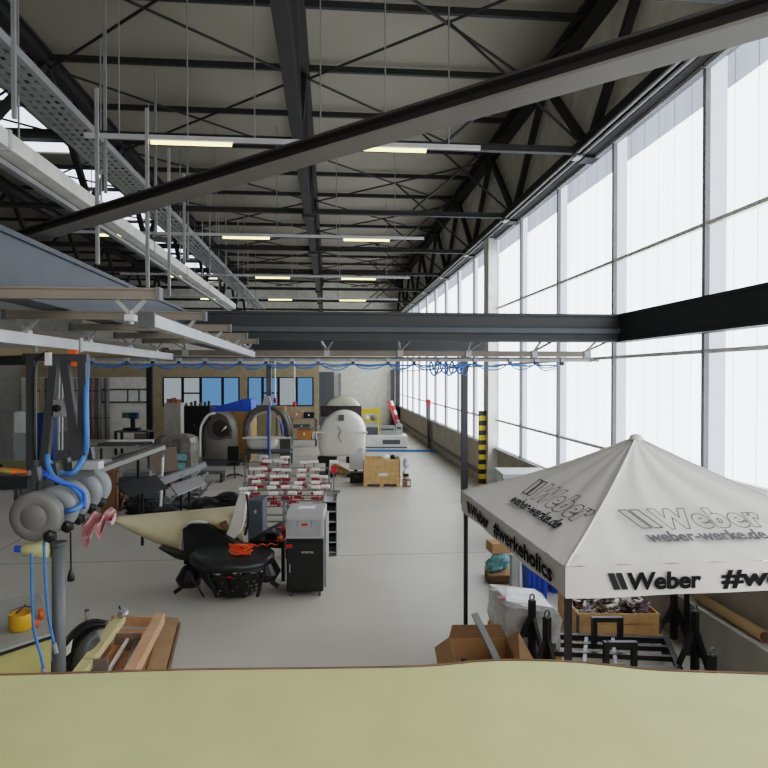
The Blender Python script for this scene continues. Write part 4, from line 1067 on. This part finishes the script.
t, w, S = spot('grey_extractor', 'grey extractor hood on top of the arched frame column', 'hood', 258, 276, 455, h=0)
MB().loft([[(-.28, .0, 2.1), (.28, .0, 2.1), (.2, .5, 2.1), (-.2, .5, 2.1)], [(-.12, .0, 2.75), (.12, .0, 2.75), (.1, .3, 2.75), (-.1, .3, 2.75)]]).build('hood_body', LGREY, t); MB().bx(-.06, .06, .2, .3, 0, 2.1).build('stand', GREY, t)
t, w, S = spot('carton', 'tan carton on a trestle below the pull cords', 'box', 274, 285, 440)
MB().bx(-w / 2, w / 2, 0, .5, 1.52, 1.95).build('body', CARD, t); MB().bx(-w / 2, w / 2, .05, .45, 1.45, 1.52).build('trestle_top', DGREY, t)
for x in (-.2, .2): MB().bx(x - .03, x + .03, .1, .4, 0, 1.45).build('leg', DGREY, t)

# ================================================================== LEFT CLUTTER
# film-covered stack
t, w, S = spot('film_stack', 'tall stack covered with grey film near the white cabinet', 'pallet load', 152, 191, 487)
def rr_(k, z, j=.04): return [(x * k + random.uniform(-j, j), y * k + .5 + random.uniform(-j, j), z + random.uniform(-.03, .03)) for x, y in [(-w / 2, -.45), (-w / 4, -.5), (0, -.47), (w / 4, -.5), (w / 2, -.45), (w / 2, 0), (w / 2, .45), (0, .5), (-w / 2, .45), (-w / 2, 0)]]
MB().loft([rr_(.95, .12), rr_(1, .4), rr_(.97, .8), rr_(1.02, 1.2), rr_(.98, 1.45), rr_(.92, 1.6), rr_(.6, 1.72)]).build('film_cover', FILMG, t)
for z, x0, x1 in ((.9, -.3, .5), (.6, -.2, .45), (1.15, -.5, -.1)): MB().bx(x0, x1, -.06, .0, z, z + .2).build('teal_sheet', TEAL if z < 1.1 else CARD, t)
for x in (-.45, 0, .45): MB().bx(x - .06, x + .06, .05, .95, 0, .13).build('pallet_block', WOOD, t)
# white tube
a = G(160, 520)
t = thing('white_pole', 'thin white pole standing upright among the black parts', 'pole', a)
MB().tube((0, 0, .02), (.08, 0, 1.62), .035, 10).build('tube', WHITE, t); MB().tube((0, 0, 0), (0, 0, .03), .15, 16).build('base', DGREY, t); MB().tube((.08, 0, 1.62), (.08, 0, 1.68), .045, 10).build('end_cap', GREY, t)
# scissor frame
t, w, S = spot('folding_stand', 'folded grey metal stand of crossed bars behind the beige shell', 'stand', 172, 206, 508)
for i, (x0, z0, x1, z1, y) in enumerate(((-.55, .15, .3, 1.05, 0), (-.5, .3, .5, .5, .1), (-.3, .15, .45, .95, .3), (.1, .15, .6, .75, .35))): MB().bar((x0, y, z0), (x1, y, z1), .06, .05).build('bar', GALV if i % 2 else LGREY, t)
MB().bx(-.6, .6, -.1, .5, .05, .12).build('base_plate', DGREY, t)
for x in (-.5, .5): MB().bx(x - .05, x + .05, -.05, .45, 0, .06).build('foot', BLACKM, t)
# carbon fairings
def fairing(label, x0, x1, yb, h, bulge, m=CARBON, turn=0., depth=.7):
    t, w, S = spot('black_fairing', label, 'moulded part', x0, x1, yb, turn=turn)
    def f(u, v):
        x = (u - .5) * w; a = v * PI
        return (x, depth * .5 - math.cos(a) * depth * .5 * (1 - .3 * abs(2 * u - 1)), .02 + h * math.sin(a) ** .7 * (1 - (abs(2 * u - 1)) ** 2.5 * .8) + bulge * u * .2)
    MB().grid(f, 18, 12).build('skin', m, t, smooth=True, solid=.02)
    MB().sweep([f(i / 12, .5) for i in range(13)], .02, 6, smooth=1).build('ridge', DGREY, t, smooth=True)
    return t
fairing('curved black fairing on the floor below the white pole', 132, 178, 523, .3, .3)
fairing('black fairing tilted behind the beige shell point', 184, 220, 517, .36, .5, turn=.15)
fairing('smoked grey fairing on the floor beneath the film stack', 116, 165, 508, .4, .1, mat('smoke_grey', (74, 78, 80), .4))
fairing('small black fairing next to the folded stand', 210, 238, 506, .28, .3)
def tangle(label, x0, x1, yb, h, m, n=60, r=.018, name='cable_tangle', depth=.7):
    t, w, S = spot(name, label, 'tangle', x0, x1, yb)
    pts = [V((w * .48 * math.sin(i * 1.3 + math.sin(i * .37) * 2), depth / 2 + depth * .45 * math.cos(i * .9), r + .03 + h * (.5 + .48 * math.sin(i * .7 + 1)) * (.4 + .6 * abs(math.cos(i * .23))))) for i in range(n)]
    MB().sweep(pts, r, 6, smooth=2).build('strands', m, t, smooth=True)
    MB().bx(-w * .4, w * .4, .05, depth - .05, 0, .04).build('mat_board', DGREY, t)
tangle('black harness tangle on the floor behind the white fin', 196, 240, 516, .35, BLACKM, 70, .022)
tangle('grey metal strip tangle below the folded stand', 168, 200, 503, .5, GREY, 46, .03, 'metal_tangle')
tangle('brown scrap tangle beside the upright cardboard sheets', 100, 122, 512, .6, BROWN, 40, .035, 'scrap_tangle')
tangle('black hose tangle in front of the dark machine block', 120, 150, 518, .3, BLACKM, 50, .028, 'hose_tangle')
def sheet(label, pts, m, name='loose_sheet'):
    P = [A(x, y, z) for x, y, z in pts]
    c = sum(P, V((0, 0, 0))) / len(P); t = thing(name, label, 'sheet', V((c.x, c.y, 0)))
    MB().prism(P, (0, .02, .02)).build('sheet', m, t, world=True)
    MB().bar(V((c.x, c.y + .03, 0)), c + V((0, .03, 0)), .05).build('prop', BLACKM, t, world=True)
    MB().bar(P[0], P[1], .03).build('rim', DGREY, t, world=True)
sheet('wide smoked sheet leaning over the dark machine block', [(116, 484, 14), (156, 476, 14), (168, 489, 13), (128, 497, 13)], mat('smoke_grey', (74, 78, 80), .4))
sheet('slim silver sheet propped above the long work table', [(112, 459, 15), (160, 444, 15), (163, 451, 14.5), (116, 468, 14.5)], FILMG)
sheet('dark slanted board propped between film stack and folded stand', [(150, 482, 14), (205, 462, 16), (207, 467, 16), (153, 490, 14)], DGREY)
sheet('taupe board leaning on the film stack front', [(150, 448, 18), (176, 446, 18), (178, 470, 17.5), (152, 474, 17.5)], mat('taupe_board', (146, 132, 118), .7))
sheet('pale bent sheet lying below the film stack', [(170, 486, 14), (200, 476, 14.5), (206, 484, 14), (178, 496, 13.5)], LGREY)
# dark blocks + brown card + trestle table
t, w, S = spot('grey_machine', 'low dark grey machine block beside the standing brown card', 'machine', 118, 152, 505)
MB().bx(-w / 2, w / 2, 0, .8, .08, .78).build('body', mat('slate', (78, 84, 86), .5), t, bevel=.04); MB().bx(-w / 2 + .1, w / 2 - .1, .1, .7, .78, .95).build('top_unit', GREY, t, bevel=.03); MB().bx(-.3, .3, -.02, 0, .3, .6).build('front_panel', BLACKM, t)
for x in (-w / 2 + .1, w / 2 - .1): MB().bx(x - .06, x + .06, .05, .75, 0, .08).build('foot', BLACKM, t)
t, w, S = spot('cardboard_sheet', 'upright orange-brown cardboard sheets beside the dark machine block', 'cardboard', 99, 113, 515)
for i in range(3): MB().box((.03 * i, .1 + .08 * i, .62 - .04 * i), (w * (1 - .1 * i), .02, 1.24 - .08 * i), .1 * i).build('sheet', [CARDD, BROWN, CARD][i], t)
t, w, S = spot('work_table', 'long pale work table loaded with panels near the partition', 'table', 90, 150, 470)
MB().bx(-w / 2, w / 2, 0, .9, .85, .92).build('table_top', LGREY, t)
for x in (-w / 2 + .08, w / 2 - .08):
    for y in (.08, .82): MB().bx(x - .04, x + .04, y - .04, y + .04, 0, .85).build('leg', DGREY, t)
wt = MW[t.name]
for i in range(3):
    o = thing('panel_sheet', ['lowest beige panel on the long work table', 'grey panel in the middle of the work table stack', 'top white panel on the long work table'][i], 'panel', wt @ V((-.3 + .3 * i, .45, .92 + .07 * i)), -YAW + .05 * i)
    MB().bx(-.9, .9, -.4, .4, 0, .06).build('board', [BEIGE, FILMG, FOAM][i], o); MB().bx(-.9, .9, -.41, -.4, .01, .05).build('edge_band', DGREY, o)
# workbench with microscope-like machine + dark cabinet
t, w, S = spot('work_bench', 'dark workbench with open shelf near the black column', 'workbench', 114, 148, 455)
MB().bx(-w / 2, w / 2, 0, .8, 1.05, 1.12).build('bench_top', DGREY, t); MB().bx(-w / 2, w / 2, .1, .8, .4, .45).build('shelf_board', DGREY, t)
for x in (-w / 2 + .06, w / 2 - .06):
    for y in (.06, .74): MB().bx(x - .05, x + .05, y - .05, y + .05, 0, 1.05).build('leg', BLACKM, t)
MB().bx(w * .1, w / 2 - .05, -.02, .0, .6, 1.02).build('drawer', mat('taupe_drawer', (110, 102, 96), .5), t)
wt = MW[t.name]
o = thing('bench_machine', 'small black bench machine with blue motor on the dark workbench', 'machine', wt @ V((-.1, .4, 1.12)), -YAW)
MB().bx(-.35, .35, -.2, .2, 0, .12).build('base', BLACKM, o); MB().bx(-.08, .08, .0, .16, .12, .7).build('pillar', BLACKM, o); MB().bx(-.12, .3, -.15, .12, .55, .85).build('blue_motor', mat('navy', (46, 60, 96), .5), o, bevel=.04); MB().bx(-.45, -.12, -.1, .1, .6, .85).build('green_head', mat('dull_green', (80, 116, 92), .5), o, bevel=.03)
o = thing('notice_board', 'white notice sheets on the partition above the dark workbench', 'notice', V((wx(124, PY), PY - .12, 2.3)))
for i, (a, c) in enumerate(((-1.2, .2), (.3, .85), (.95, 1.5))): MB().bx(a, c, -.02, 0, -.1, .55).build('sheet', WHITE, o); 
MB().bx(-1.3, 1.6, -.01, .01, -.2, .65).build('backing', DGREY, o)
# wall pipes on the partition
for i, (px, r, m, lb) in enumerate(((37, .16, mat('pipe_yellow', (168, 156, 96), .6), 'yellowish vertical pipe on the partition behind the lifting frame'), (47, .12, GREY, 'grey vertical pipe on the partition beside the yellowish pipe'), (71, .14, mat('pipe_tan', (150, 138, 122), .6), 'tan vertical pipe on the partition between the lifting frame legs'), (77, .1, LGREY, 'thin pale vertical pipe next to the tan pipe'), (92, .16, mat('pipe_rose', (140, 110, 108), .6), 'rose-brown vertical pipe on the partition beside the blue hose'), (99, .13, GREY, 'grey vertical pipe beside the rose-brown pipe'), (107, .14, mat('pipe_taupe', (132, 122, 118), .6), 'taupe vertical pipe closest to the notice sheets'))):
    x = wx(px, PY - .3)
    t = thing('wall_pipe', lb, 'pipe', (x, PY - .3, 0))
    MB().tube((0, 0, 0), (0, 0, 3.6), r, 12).build('pipe', m, t, smooth=True)
    for z in (1.2, 2.8): MB().tube((0, 0, z), (0, 0, z + .08), r + .03, 12).build('collar', DGREY, t)
# olive beam, white panel, blue cabinet
t, w, S = spot('olive_beam_rack', 'olive steel beam on trestles behind the lifting frame', 'steel beam', -30, 72, 520)
zz = 1.28
MB().bx(-w / 2, w / 2, 0, .1, zz, zz + .24).build('beam', OLIVE, t)
for x in (-w * .2, w * .1, w * .36): MB().bx(x - .06, x + .06, -.006, 0, zz + .08, zz + .16).build('hole_patch', BLACKM, t)
for x in (-w * .4, -w * .05, w * .42): MB().bx(x - .05, x + .05, .0, .1, 0, zz).build('leg', DGREY, t)
t, w, S = spot('metal_sheet', 'upright light grey metal panel leaning behind the lifting frame', 'panel', 13, 29, 500)
MB().prism([(-w / 2 + .1, 0, 0), (w / 2, 0, 0), (w / 2, 0, 2.0), (-w / 2, 0, 2.0)], (0, .05, 0)).build('sheet', mat('panel_grey', (150, 154, 156), .5), t); MB().bx(-w / 2 + .1, w / 2, -.02, .3, 0, .05).build('foot', DGREY, t)
cabinet('dark blue steel cabinet seen between the lifting frame legs', 36, 53, 470, 413, mat('cab_blue', (40, 66, 124), .5), 'steel_cabinet')
cabinet('low grey machine cabinet at the hall edge behind the grey panel', -20, 15, 490, 412, mat('machine_grey', (132, 132, 128), .6), 'machine_cabinet', 1, .8)
cabinet('grey steel cabinet between lifting frame and blue hose', 57, 80, 480, 432, mat('cab_grey', (118, 118, 116), .5), 'steel_cabinet')
t, w, S = spot('white_bench', 'pale low bench with white slab right beside the blue hose', 'bench', 86, 120, 487)
t['label'] = 'pale low bench with white slab beneath the blue hose'
MB().bx(-w / 2, w / 2, 0, .7, .7, .76).build('bench_top', mat('bench_beige', (172, 164, 146), .6), t); MB().bx(-w / 2 + .1, w / 2 - .05, .02, .6, .76, .84).build('white_slab', WHITE, t); MB().bx(-w / 2 + .05, w / 2 - .05, .05, .65, .04, .7).build('cupboard', mat('bench_grey', (140, 136, 126), .6), t); MB().bx(-w / 2 + .08, w / 2 - .08, .08, .6, 0, .04).build('plinth', DGREY, t)

# ------------------------------------------------------------------ lifting frame with drums
LZ = 5.9
lf_top = A(55, 356, LZ)
lf = thing('lifting_frame', 'anthracite lifting frame with grey drums hanging from the pale crane rail', 'lifting device', V((lf_top.x, lf_top.y, 2.2)), -YAW)
bl = MW[lf.name].translation
def L(px, py, dz=0.): 
    q = A(px, py, LZ + dz) - bl
    return V((q.dot(V((math.cos(YAW), -math.sin(YAW), 0))), q.dot(V((math.sin(YAW), math.cos(YAW), 0))), q.z))
LFP = mat('frame_paint', (66, 69, 70), .5)
MB().bar(L(24, 357), L(88, 358), .06, .07).build('top_bar', LFP, lf)
MB().bar(L(-40, 362, .2), L(28, 360, 0), .07, .09).build('side_bar', ANTHD, lf)
for a, c in (((31.5, 355), (31.5, 470)), ((83, 356), (83, 455))): MB().bar(L(*a), L(*c), .075, .06, V((0, 1, 0))).build('post', LFP, lf)
for a, c in (((55, 360), (44, 470)), ((65, 360), (78, 460))): MB().bar(L(*a), L(*c), .075, .06, V((0, 1, 0))).build('leg', LFP, lf)
for px in (58.5, 62): MB().bar(L(px, 362, .05), L(px, 450, .05), .015, .015, V((0, 1, 0))).build('guide_rod', GALV, lf)
MB().bx(-.0, .0, 0, 0, 0, 0)
p = L(60, 408); 
pl = MB().box(p, (.09, .08, .16)).build('winch', GREY, lf); MB().lathe(p + V((0, -.05, 0)), [(.035, 0), (.035, .02), (.015, .025), (.015, .04)], V((0, -1, 0)), 14).build('winch_knob', BLACKM, pl)
MB().bar(L(20, 490, -.25), L(92, 470, .2), .09, .1).build('lower_beam', LFP, lf)
MB().bar(L(26, 496, -.3), L(162, 447, 1.6), .1, .05).build('spreader_arm', mat('arm_grey', (112, 112, 108), .5), lf)
MB().bar(L(-30, 482, -.3), L(30, 482, -.3), .09, .1).build('side_beam', ANTHD, lf)
MB().box(L(88, 465, .1), (.26, .12, .08), 0).build('valve_box', LGREY, lf, bevel=.008)
MB().box(L(48.5, 359, -.05), (.045, .05, .12)).build('sensor', WHITE, lf)
MB().box(L(73.5, 353, 0), (.07, .06, .06)).build('warning_lamp', ORANGE, lf); MB().box(L(75.5, 364, 0), (.06, .05, .04)).build('warning_lamp', ORANGE, lf)
for px in (36, 81): MB().tube(L(px, 352), L(px, 338), .02, 8).build('suspension_bolt', GALV, lf)
MB().sweep([L(48, 352, -.05), L(40, 356, -.06), L(35, 368, -.06), L(34.5, 420, -.06), L(35, 460, -.06)], .012, 6).build('black_cable', BLACKM, lf, smooth=True)
ax = (L(95, 484, .75) - L(31, 520, -.6)).normalized()
DRM = mat('drum_grey', (140, 145, 149), .5)
for i, (px, py, dz, r) in enumerate(((33, 518, -.6, .215), (52, 510, -.3, .205), (64, 503, -.05, .205), (78, 494, .25, .2), (88, 488, .45, .2))):
    c = L(px, py, dz)
    d = MB().lathe(c, [(.001, 0), (r * .5, .0), (r * .52, .006), (r * .55, .0), (r * .88, .012), (r, .03), (r, .06), (r * .94, .062), (r * .94, .075), (r, .077), (r, .1), (r * .7, .12), (.001, .12)], ax, 32).build('drum', DRM if i else mat('drum_front', (116, 115, 112), .5), lf, smooth=True)
    k = c + V((r * .62, -.02, -r * .78)) + ax * .05
    MB().lathe(k, [(.02, -.05), (.05, -.04), (.06, 0), (.05, .04), (.02, .05)], V((.3, -1, 0)), 6).build('knob', BLACKM, d)
    MB().tube(c + ax * .1 + V((0, 0, r * .9)), c + ax * .1 + V((0, 0, r + .1)), .02, 8).build('stud', BLACKM, d)
    MB().bar(c + ax * .1 + V((0, 0, r + .08)), c + ax * .1 + V((-.02, .0, r + .2)), .07, .05).build('hanger', LFP, d)
hp = [L(88, 358, .3), L(87, 366, .1), L(86, 400, -.05), L(86.5, 440, -.05), L(84, 456, 0), L(74, 472, -.1), L(62, 473, -.1), L(52, 466, -.2), L(46, 458, -.25)]
tag(MB().sweep([MW[lf.name] @ q for q in hp], .026, 8).build('hanging_air_hose', BLUE, smooth=True), 'thick blue hose dropping from the hose rail to the lifting frame', 'hose')
hp = [L(47, 455, -.3), L(48, 466, -.35), L(55, 478, -.38), L(72, 487, -.3), L(81, 497, -.2), L(81, 505, -.25), L(73, 510, -.4), L(66, 511, -.35)]
tag(MB().sweep([MW[lf.name] @ q for q in hp], .024, 8).build('hanging_air_hose', BLUE, smooth=True), 'blue hose looping over the grey drums', 'hose')
hp = [L(43, 470, -.35), L(41, 472, -.4), L(47, 476, -.45), L(60, 482, -.4), L(74, 486, -.3), L(84, 494, -.2), L(84, 508, -.25)]
tag(MB().sweep([MW[lf.name] @ q for q in hp], .018, 8).build('hanging_air_hose', BLUED, smooth=True), 'darker blue hose clipped beside the looping hose', 'hose')
q0 = L(-6, 476, -.3)
so = thing('strap_bundle', 'olive and orange strap bundle lying on the frame side beam', 'straps', MW[lf.name] @ q0, -YAW)
for i in range(4): MB().sweep([(-.25 + .1 * i, .02 * i, .03), (-.05, .03 * math.sin(i), .05 + .01 * i), (.15, -.02 * i, .05), (.28 - .03 * i, .02, .03)], .022, 6).build('strap', [ORANGE, mat('strap_olive', (150, 128, 60), .7)][i % 2], so, smooth=True)
# vertical pole
a = A(58.5, 560, 5.5)
t = thing('steel_pole', 'thick dark grey pole standing below the grey drums', 'pole', (a.x, a.y, 0))
zt = A(58.5, 545, 5.5).z
MB().tube((0, 0, .02), (0, 0, zt), .055, 20).build('tube', mat('pole_grey', (92, 96, 98), .45), t, smooth=True); MB().tube((0, 0, 0), (0, 0, .02), .16, 20).build('base_plate', DGREY, t); MB().tube((0, 0, zt), (0, 0, zt + .03), .07, 16).build('cap', DGREY, t)
for i, (pts, lb) in enumerate((([(44, 541), (44.5, 560), (46, 590), (49, 620), (54, 643)], 'blue hose hanging close beside the dark grey pole'), ([(31.5, 553), (31.5, 570), (32, 600), (34, 630), (41, 656), (43, 668)], 'blue hose hanging over the table with the amber pot'))):
    w_ = [A(x, y, 5.35 - .1 * i) for x, y in pts]
    o = MB().sweep(w_, .012, 8).build('hanging_air_hose', BLUE, smooth=True); tag(o, lb, 'hose')
    MB().tube(w_[-1], w_[-1] + (w_[-1] - w_[-2]).normalized() * .09, .02, 8).build('hose_nozzle', GALV, o, world=True)
t = thing('sealant_tube', 'pale yellow cone-shaped sealant tube with blue cap under the drums', 'tube', A(36, 549, 5.45), 0)
c = A(36, 549, 5.45)
MB().lathe(V((0, 0, 0)), [(.02, -.13), (.055, -.1), (.07, 0), (.075, .12)], rgt, 16).build('body', LIME, t, smooth=True); MB().lathe(V((0, 0, 0)) - rgt * .15, [(.03, -.03), (.03, .03)], rgt, 12).build('cap', BLUED, t)
MB().bar((0, .0, .05), (0.02, .05, .22), .03).build('hook', DGREY, t)
q = A(70.5, 545, 5.6); q2 = A(71, 573, 5.6)
t = thing('pendant_control', 'black pendant handle on a thin cable beside the dark grey pole', 'pendant', q2)
MB().tube(q + V((0, 0, .12)), q2 + V((0, 0, .04)), .008, 6).build('cable', BLACKM, t, world=True); MB().lathe(q2 - V((0, 0, .04)), [(.03, -.03), (.032, 0), (.018, .06), (.008, .08)], V((0, 0, 1)), 12).build('handle', BLACKM, t, world=True, smooth=True)
# pink film
cpt = A(100, 520, 5.9)
def pf(u, v):
    x = 82 + 34 * v; y = 509 + 20 * (1 - v) * (u ** 1.2) + 14 * u * (.4 + .6 * math.sin(v * 9) ** 2) + 3 * math.sin(u * 7 + v * 13)
    return A(x, y + 8 * (1 - v), 6.0 + .12 * math.sin(u * 9 + v * 11))
tag(MB().grid(pf, 14, 22).build('hanging_film', PINK, solid=.004), 'crumpled pink plastic film hanging at the shell tip', 'film')

# ------------------------------------------------------------------ near corner: table, pot, timber box, black mouldings
TT = .95
c0, c1, c2, c3 = G(-60, 674, TT), G(53, 636.5, TT), G(40, 597, TT), G(-80, 615, TT)
t = thing('side_table', 'grey-topped table with olive front carrying the amber pot', 'table', V((c0.x * .3 + c1.x * .7, c0.y * .3 + c1.y * .7, 0)))
MB().prism([c0, c1, c2, c3], (0, 0, .04)).build('table_top', mat('table_grey', (158, 158, 148), .6), t, world=True)
MB().prism([V((p.x, p.y, 0)).lerp(V(((c0 + c2) / 2).xy.to_3d()), .04) for p in (c0, c1, c2, c3)], (0, 0, TT)).build('olive_cupboard', mat('olive_board', (176, 166, 106), .7), t, world=True)
MB().bar(c0 + V((0, 0, .0)), c1 + V((0, 0, .0)), .02, .03).build('dark_edge', BLACKM, t, world=True)
q = G(21, 629, TT + .04)
t = thing('amber_pot', 'round amber plastic pot on the grey-topped table', 'pot', q)
MB().lathe((0, 0, 0), [(.1, 0), (.115, .02), (.12, .17), (.11, .18), (.11, .16), (.09, .02)], n=24).build('body', AMBER, t, smooth=True)
MB().sweep([V((.115 * math.cos(a), .115 * math.sin(a), .17 + .03 * math.sin(a))) for a in [i * PI / 10 for i in range(11)]], .008, 6).build('handle', DGREY, t)
MB().tube((-.05, 0, .17), (.04, .03, .25), .012, 8).build('stirrer', BROWN, t)
for i, (px, py, lb) in enumerate(((41, 619, 'orange adhesive tape roll standing upright near the amber pot'), (36, 627, 'smaller orange tape roll touching the amber pot'))):
    q = G(px, py, TT + .04); r = .055 - .015 * i
    t = thing('tape_roll', lb, 'tape', q)
    MB().lathe((-.02, 0, r), [(r * .6, 0), (r, 0), (r, .04), (r * .6, .04), (r * .6, 0)], V((1, .6, 0)), 20).build('tape', ORANGE, t); MB().lathe((-.018, 0, r), [(r * .45, -.002), (r * .62, -.002), (r * .62, .042), (r * .45, .042), (r * .45, -.002)], V((1, .6, 0)), 20).build('core', BLACKM, t)
# timber box
t = thing('timber_tray', 'long open timber tray of offcuts lying at the gallery foot', 'tray', G(120, 660))
h = .26
def bar2(n, a, c, wd, ht, m, z): 
    return MB().bar(G(*a, z), G(*c, z), wd, ht).build(n, m, t, world=True)
bar2('side_board', (72, 684), (121, 618), .13, .1, WOODY, .3)
bar2('side_board', (124, 686), (160, 618), .13, .14, WOODP, .3)
bar2('end_board', (112, 620), (162, 622), .04, .14, WOODP, .2)
MB().prism([G(62, 712), G(132, 712), G(160, 632), G(118, 632)], (0, 0, .05)).build('tray_bottom', WOODP, t, world=True)
for (x0, x1, y, hh, m, n, lb) in ((83, 108, 684, .3, mat('plate_taupe', (126, 118, 116), .5), 'metal_plate', 'taupe square end plate standing in the timber tray'), (115, 141, 650, .22, mat('plate_brown', (142, 122, 108), .6), 'metal_plate', 'brown square plate standing midway in the timber tray')):
    a, c = G(x0, y, .05), G(x1, y, .05)
    o = thing(n, lb, 'plate', (a + c) / 2, 0)
    MB().bar(a + V((0, 0, hh / 2)), c + V((0, 0, hh / 2)), .025, hh).build('sheet', m, o, world=True)
    for e in (a, c): MB().blob(e.lerp((a + c) / 2, .06) + V((0, -.016, hh - .03)), .012, .008, .012, 8, 6).build('screw', PURPLE, o, world=True)
a, c = G(118, 700, .13), G(138, 645, .13)
t2 = thing('fabric_roll', 'grey rolled cloth lying in the timber tray', 'roll', (a + c) / 2)
MB().tube(a, c, .07, 14).build('roll', mat('roll_grey', (158, 158, 146), .8, var=.25, scale=9), t2, world=True, smooth=True); MB().tube(a.lerp(c, -.01), a.lerp(c, .01), .03, 10).build('core', BROWN, t2, world=True)
a, c = G(104, 678, .2), G(131, 634, .2)
tag(MB().bar(a, c, .04, .03).build('plastic_strip', FOAM), 'thin white strip lying across the timber tray', 'strip')
a, c = G(97, 690, .1), G(120, 640, .1)
tag(MB().bar(a, c, .12, .05).build('timber_offcut', mat('orange_timber', (206, 148, 108), .7)), 'orange timber offcut lying along the tray bottom', 'offcut')
c = A(123, 613, 8.6)
t2 = thing('foil_ball', 'small crumpled silver foil ball on the tray corner', 'foil', c); MB().blob((0, 0, 0), .07, .06, .06, 10, 7, .25).build('foil', mat('foil', (200, 200, 204), .3, .6, bump=.6), t2); MB().tube((-.03, 0, .03), (-.05, 0, .1), .012).build('dark_tip', BLACKM, t2)
t2 = thing('cardboard_slab', 'flat brown cardboard slab on the floor beside the timber tray', 'cardboard', G(160, 650))
MB().prism([G(140, 700, 0), G(160, 700, 0), G(179, 624, 0), G(163, 622, 0)], (0, 0, .09)).build('slab', mat('slab_card', (172, 140, 106), .8), t2, world=True)
MB().bar(G(161, 700, .045), G(179.6, 625, .045), .02, .09).build('torn_edge', BROWN, t2, world=True)
a = A(87, 648, 7.9); c = A(87, 611, 7.9)
t2 = thing('thin_rod', 'thin upright metal rod between black moulding and timber tray', 'rod', (a.x, a.y, 0)); MB().tube((0, 0, 0), (0, 0, c.z), .02, 10).build('rod', GALV, t2); MB().tube((0, 0, c.z), (0, 0, c.z + .02), .03, 10).build('head', DGREY, t2)
# black mouldings
def arcpart(label, pts0, pts1, zc, m, dz):
    P0 = catmull([V((x, y, 0)) for x, y in pts0], 4); P1 = catmull([V((x, y, 0)) for x, y in pts1], 4)
    q = A(pts0[-1][0], pts0[-1][1], zc); t = thing('black_moulding', label, 'moulded part', V((q.x, q.y, 0)))
    b = MB(); n = min(len(P0), len(P1)); rows = []
    for i in range(n):
        r = []
        for k in range(5):
            f = k / 4; p = P0[i].lerp(P1[i], f)
            r.append(b.bm.verts.new(A(p.x, p.y, zc + dz * math.sin(f * PI) - .25 * (i / n))))
        rows.append(r)
    for i in range(n - 1):
        for k in range(4): b.face([rows[i][k], rows[i + 1][k], rows[i + 1][k + 1], rows[i][k + 1]])
    b.build('skin', m, t, world=True, smooth=True, solid=.03)
    p = P0[n // 2].lerp(P1[n // 2], .5); g = A(p.x, p.y, zc)
    MB().bar(V((g.x, g.y, 0)), g, .06).build('stand', BLACKM, t, world=True)
arcpart('curved black fender moulding with pale inner face beside the dark pole', [(108, 622), (92, 620), (76, 628), (62, 645), (50, 668), (40, 700)], [(104, 628), (94, 630), (82, 637), (74, 652), (66, 672), (60, 700)], 7.9, CARBON, -.15)
arcpart('grey inner fender moulding next to the thin upright rod', [(96, 628), (86, 634), (76, 646), (70, 665), (66, 690)], [(100, 640), (95, 646), (92, 656), (86, 670), (84, 690)], 7.75, mat('moulding_grey', (84, 88, 92), .35), -.12)
a0 = [(72, 640), (68, 645), (52, 665), (58, 668)]
q = A(62, 655, 7.4)
t2 = thing('white_card', 'slim white card tucked into the black fender moulding', 'card', q)
MB().prism([A(72, 640, 7.35), A(70, 653, 7.35), A(53, 668, 7.35), A(58, 657, 7.35)], (0, .02, 0)).build('sheet', FOAM, t2, world=True)
MB().bar(A(62, 655, 7.37), A(64, 700, 7.37), .03).build('stick', DGREY, t2, world=True)

# ------------------------------------------------------------------ gallery ledge under the camera
LHt = 2.54
edge = [(-160, 680), (60, 674.5), (175, 671), (300, 669.5), (400, 668), (440, 666), (480, 662), (520, 661), (570, 662.5), (610, 666), (660, 671), (768, 675), (950, 682)]
E = catmull([G(x, y, LHt) for x, y in edge], 4)
b = MB(); near = [V((p.x * 1.0, .35, LHt - .02)) for p in E]
R0 = [b.bm.verts.new(p) for p in E]; R1 = [b.bm.verts.new(p) for p in near]; R2 = [b.bm.verts.new(p - V((0, 0, .06))) for p in E]; R3 = [b.bm.verts.new(p - V((0, 0, .06))) for p in near]
for i in range(len(E) - 1):
    b.face([R0[i], R0[i + 1], R1[i + 1], R1[i]]); b.face([R2[i], R3[i], R3[i + 1], R2[i + 1]]); b.face([R0[i], R2[i], R2[i + 1], R0[i + 1]]); b.face([R1[i], R1[i + 1], R3[i + 1], R3[i]])
t = thing('gallery_ledge', 'pale yellow-green moulded ledge along the gallery edge', 'ledge', (.3, 1.4, LHt - .06), 0, None, 'structure')
b.build('board', LIME, t, world=True)
MB().sweep([p + V((0, .012, .0)) for p in E], .004, 6, smooth=1).build('edge_strip', BROWN, t, world=True, smooth=True)
struct(MB().bx(-4, 4, .3, .5, 0, LHt - .1).build('wall_gallery', CONC), 'concrete gallery wall below the ledge', 'wall')

# ================================================================== LIGHT
w = bpy.data.worlds.new('World'); bpy.context.scene.world = w; w.use_nodes = True
bg = w.node_tree.nodes['Background']; bg.inputs['Color'].default_value = (1, .98, .95, 1); bg.inputs['Strength'].default_value = 1.95
s = bpy.context.scene
s.view_settings.view_transform = 'Filmic'; s.view_settings.look = 'Medium High Contrast'; s.view_settings.exposure = .2
s.cycles.max_bounces = 6; s.cycles.diffuse_bounces = 4; s.cycles.use_denoising = True
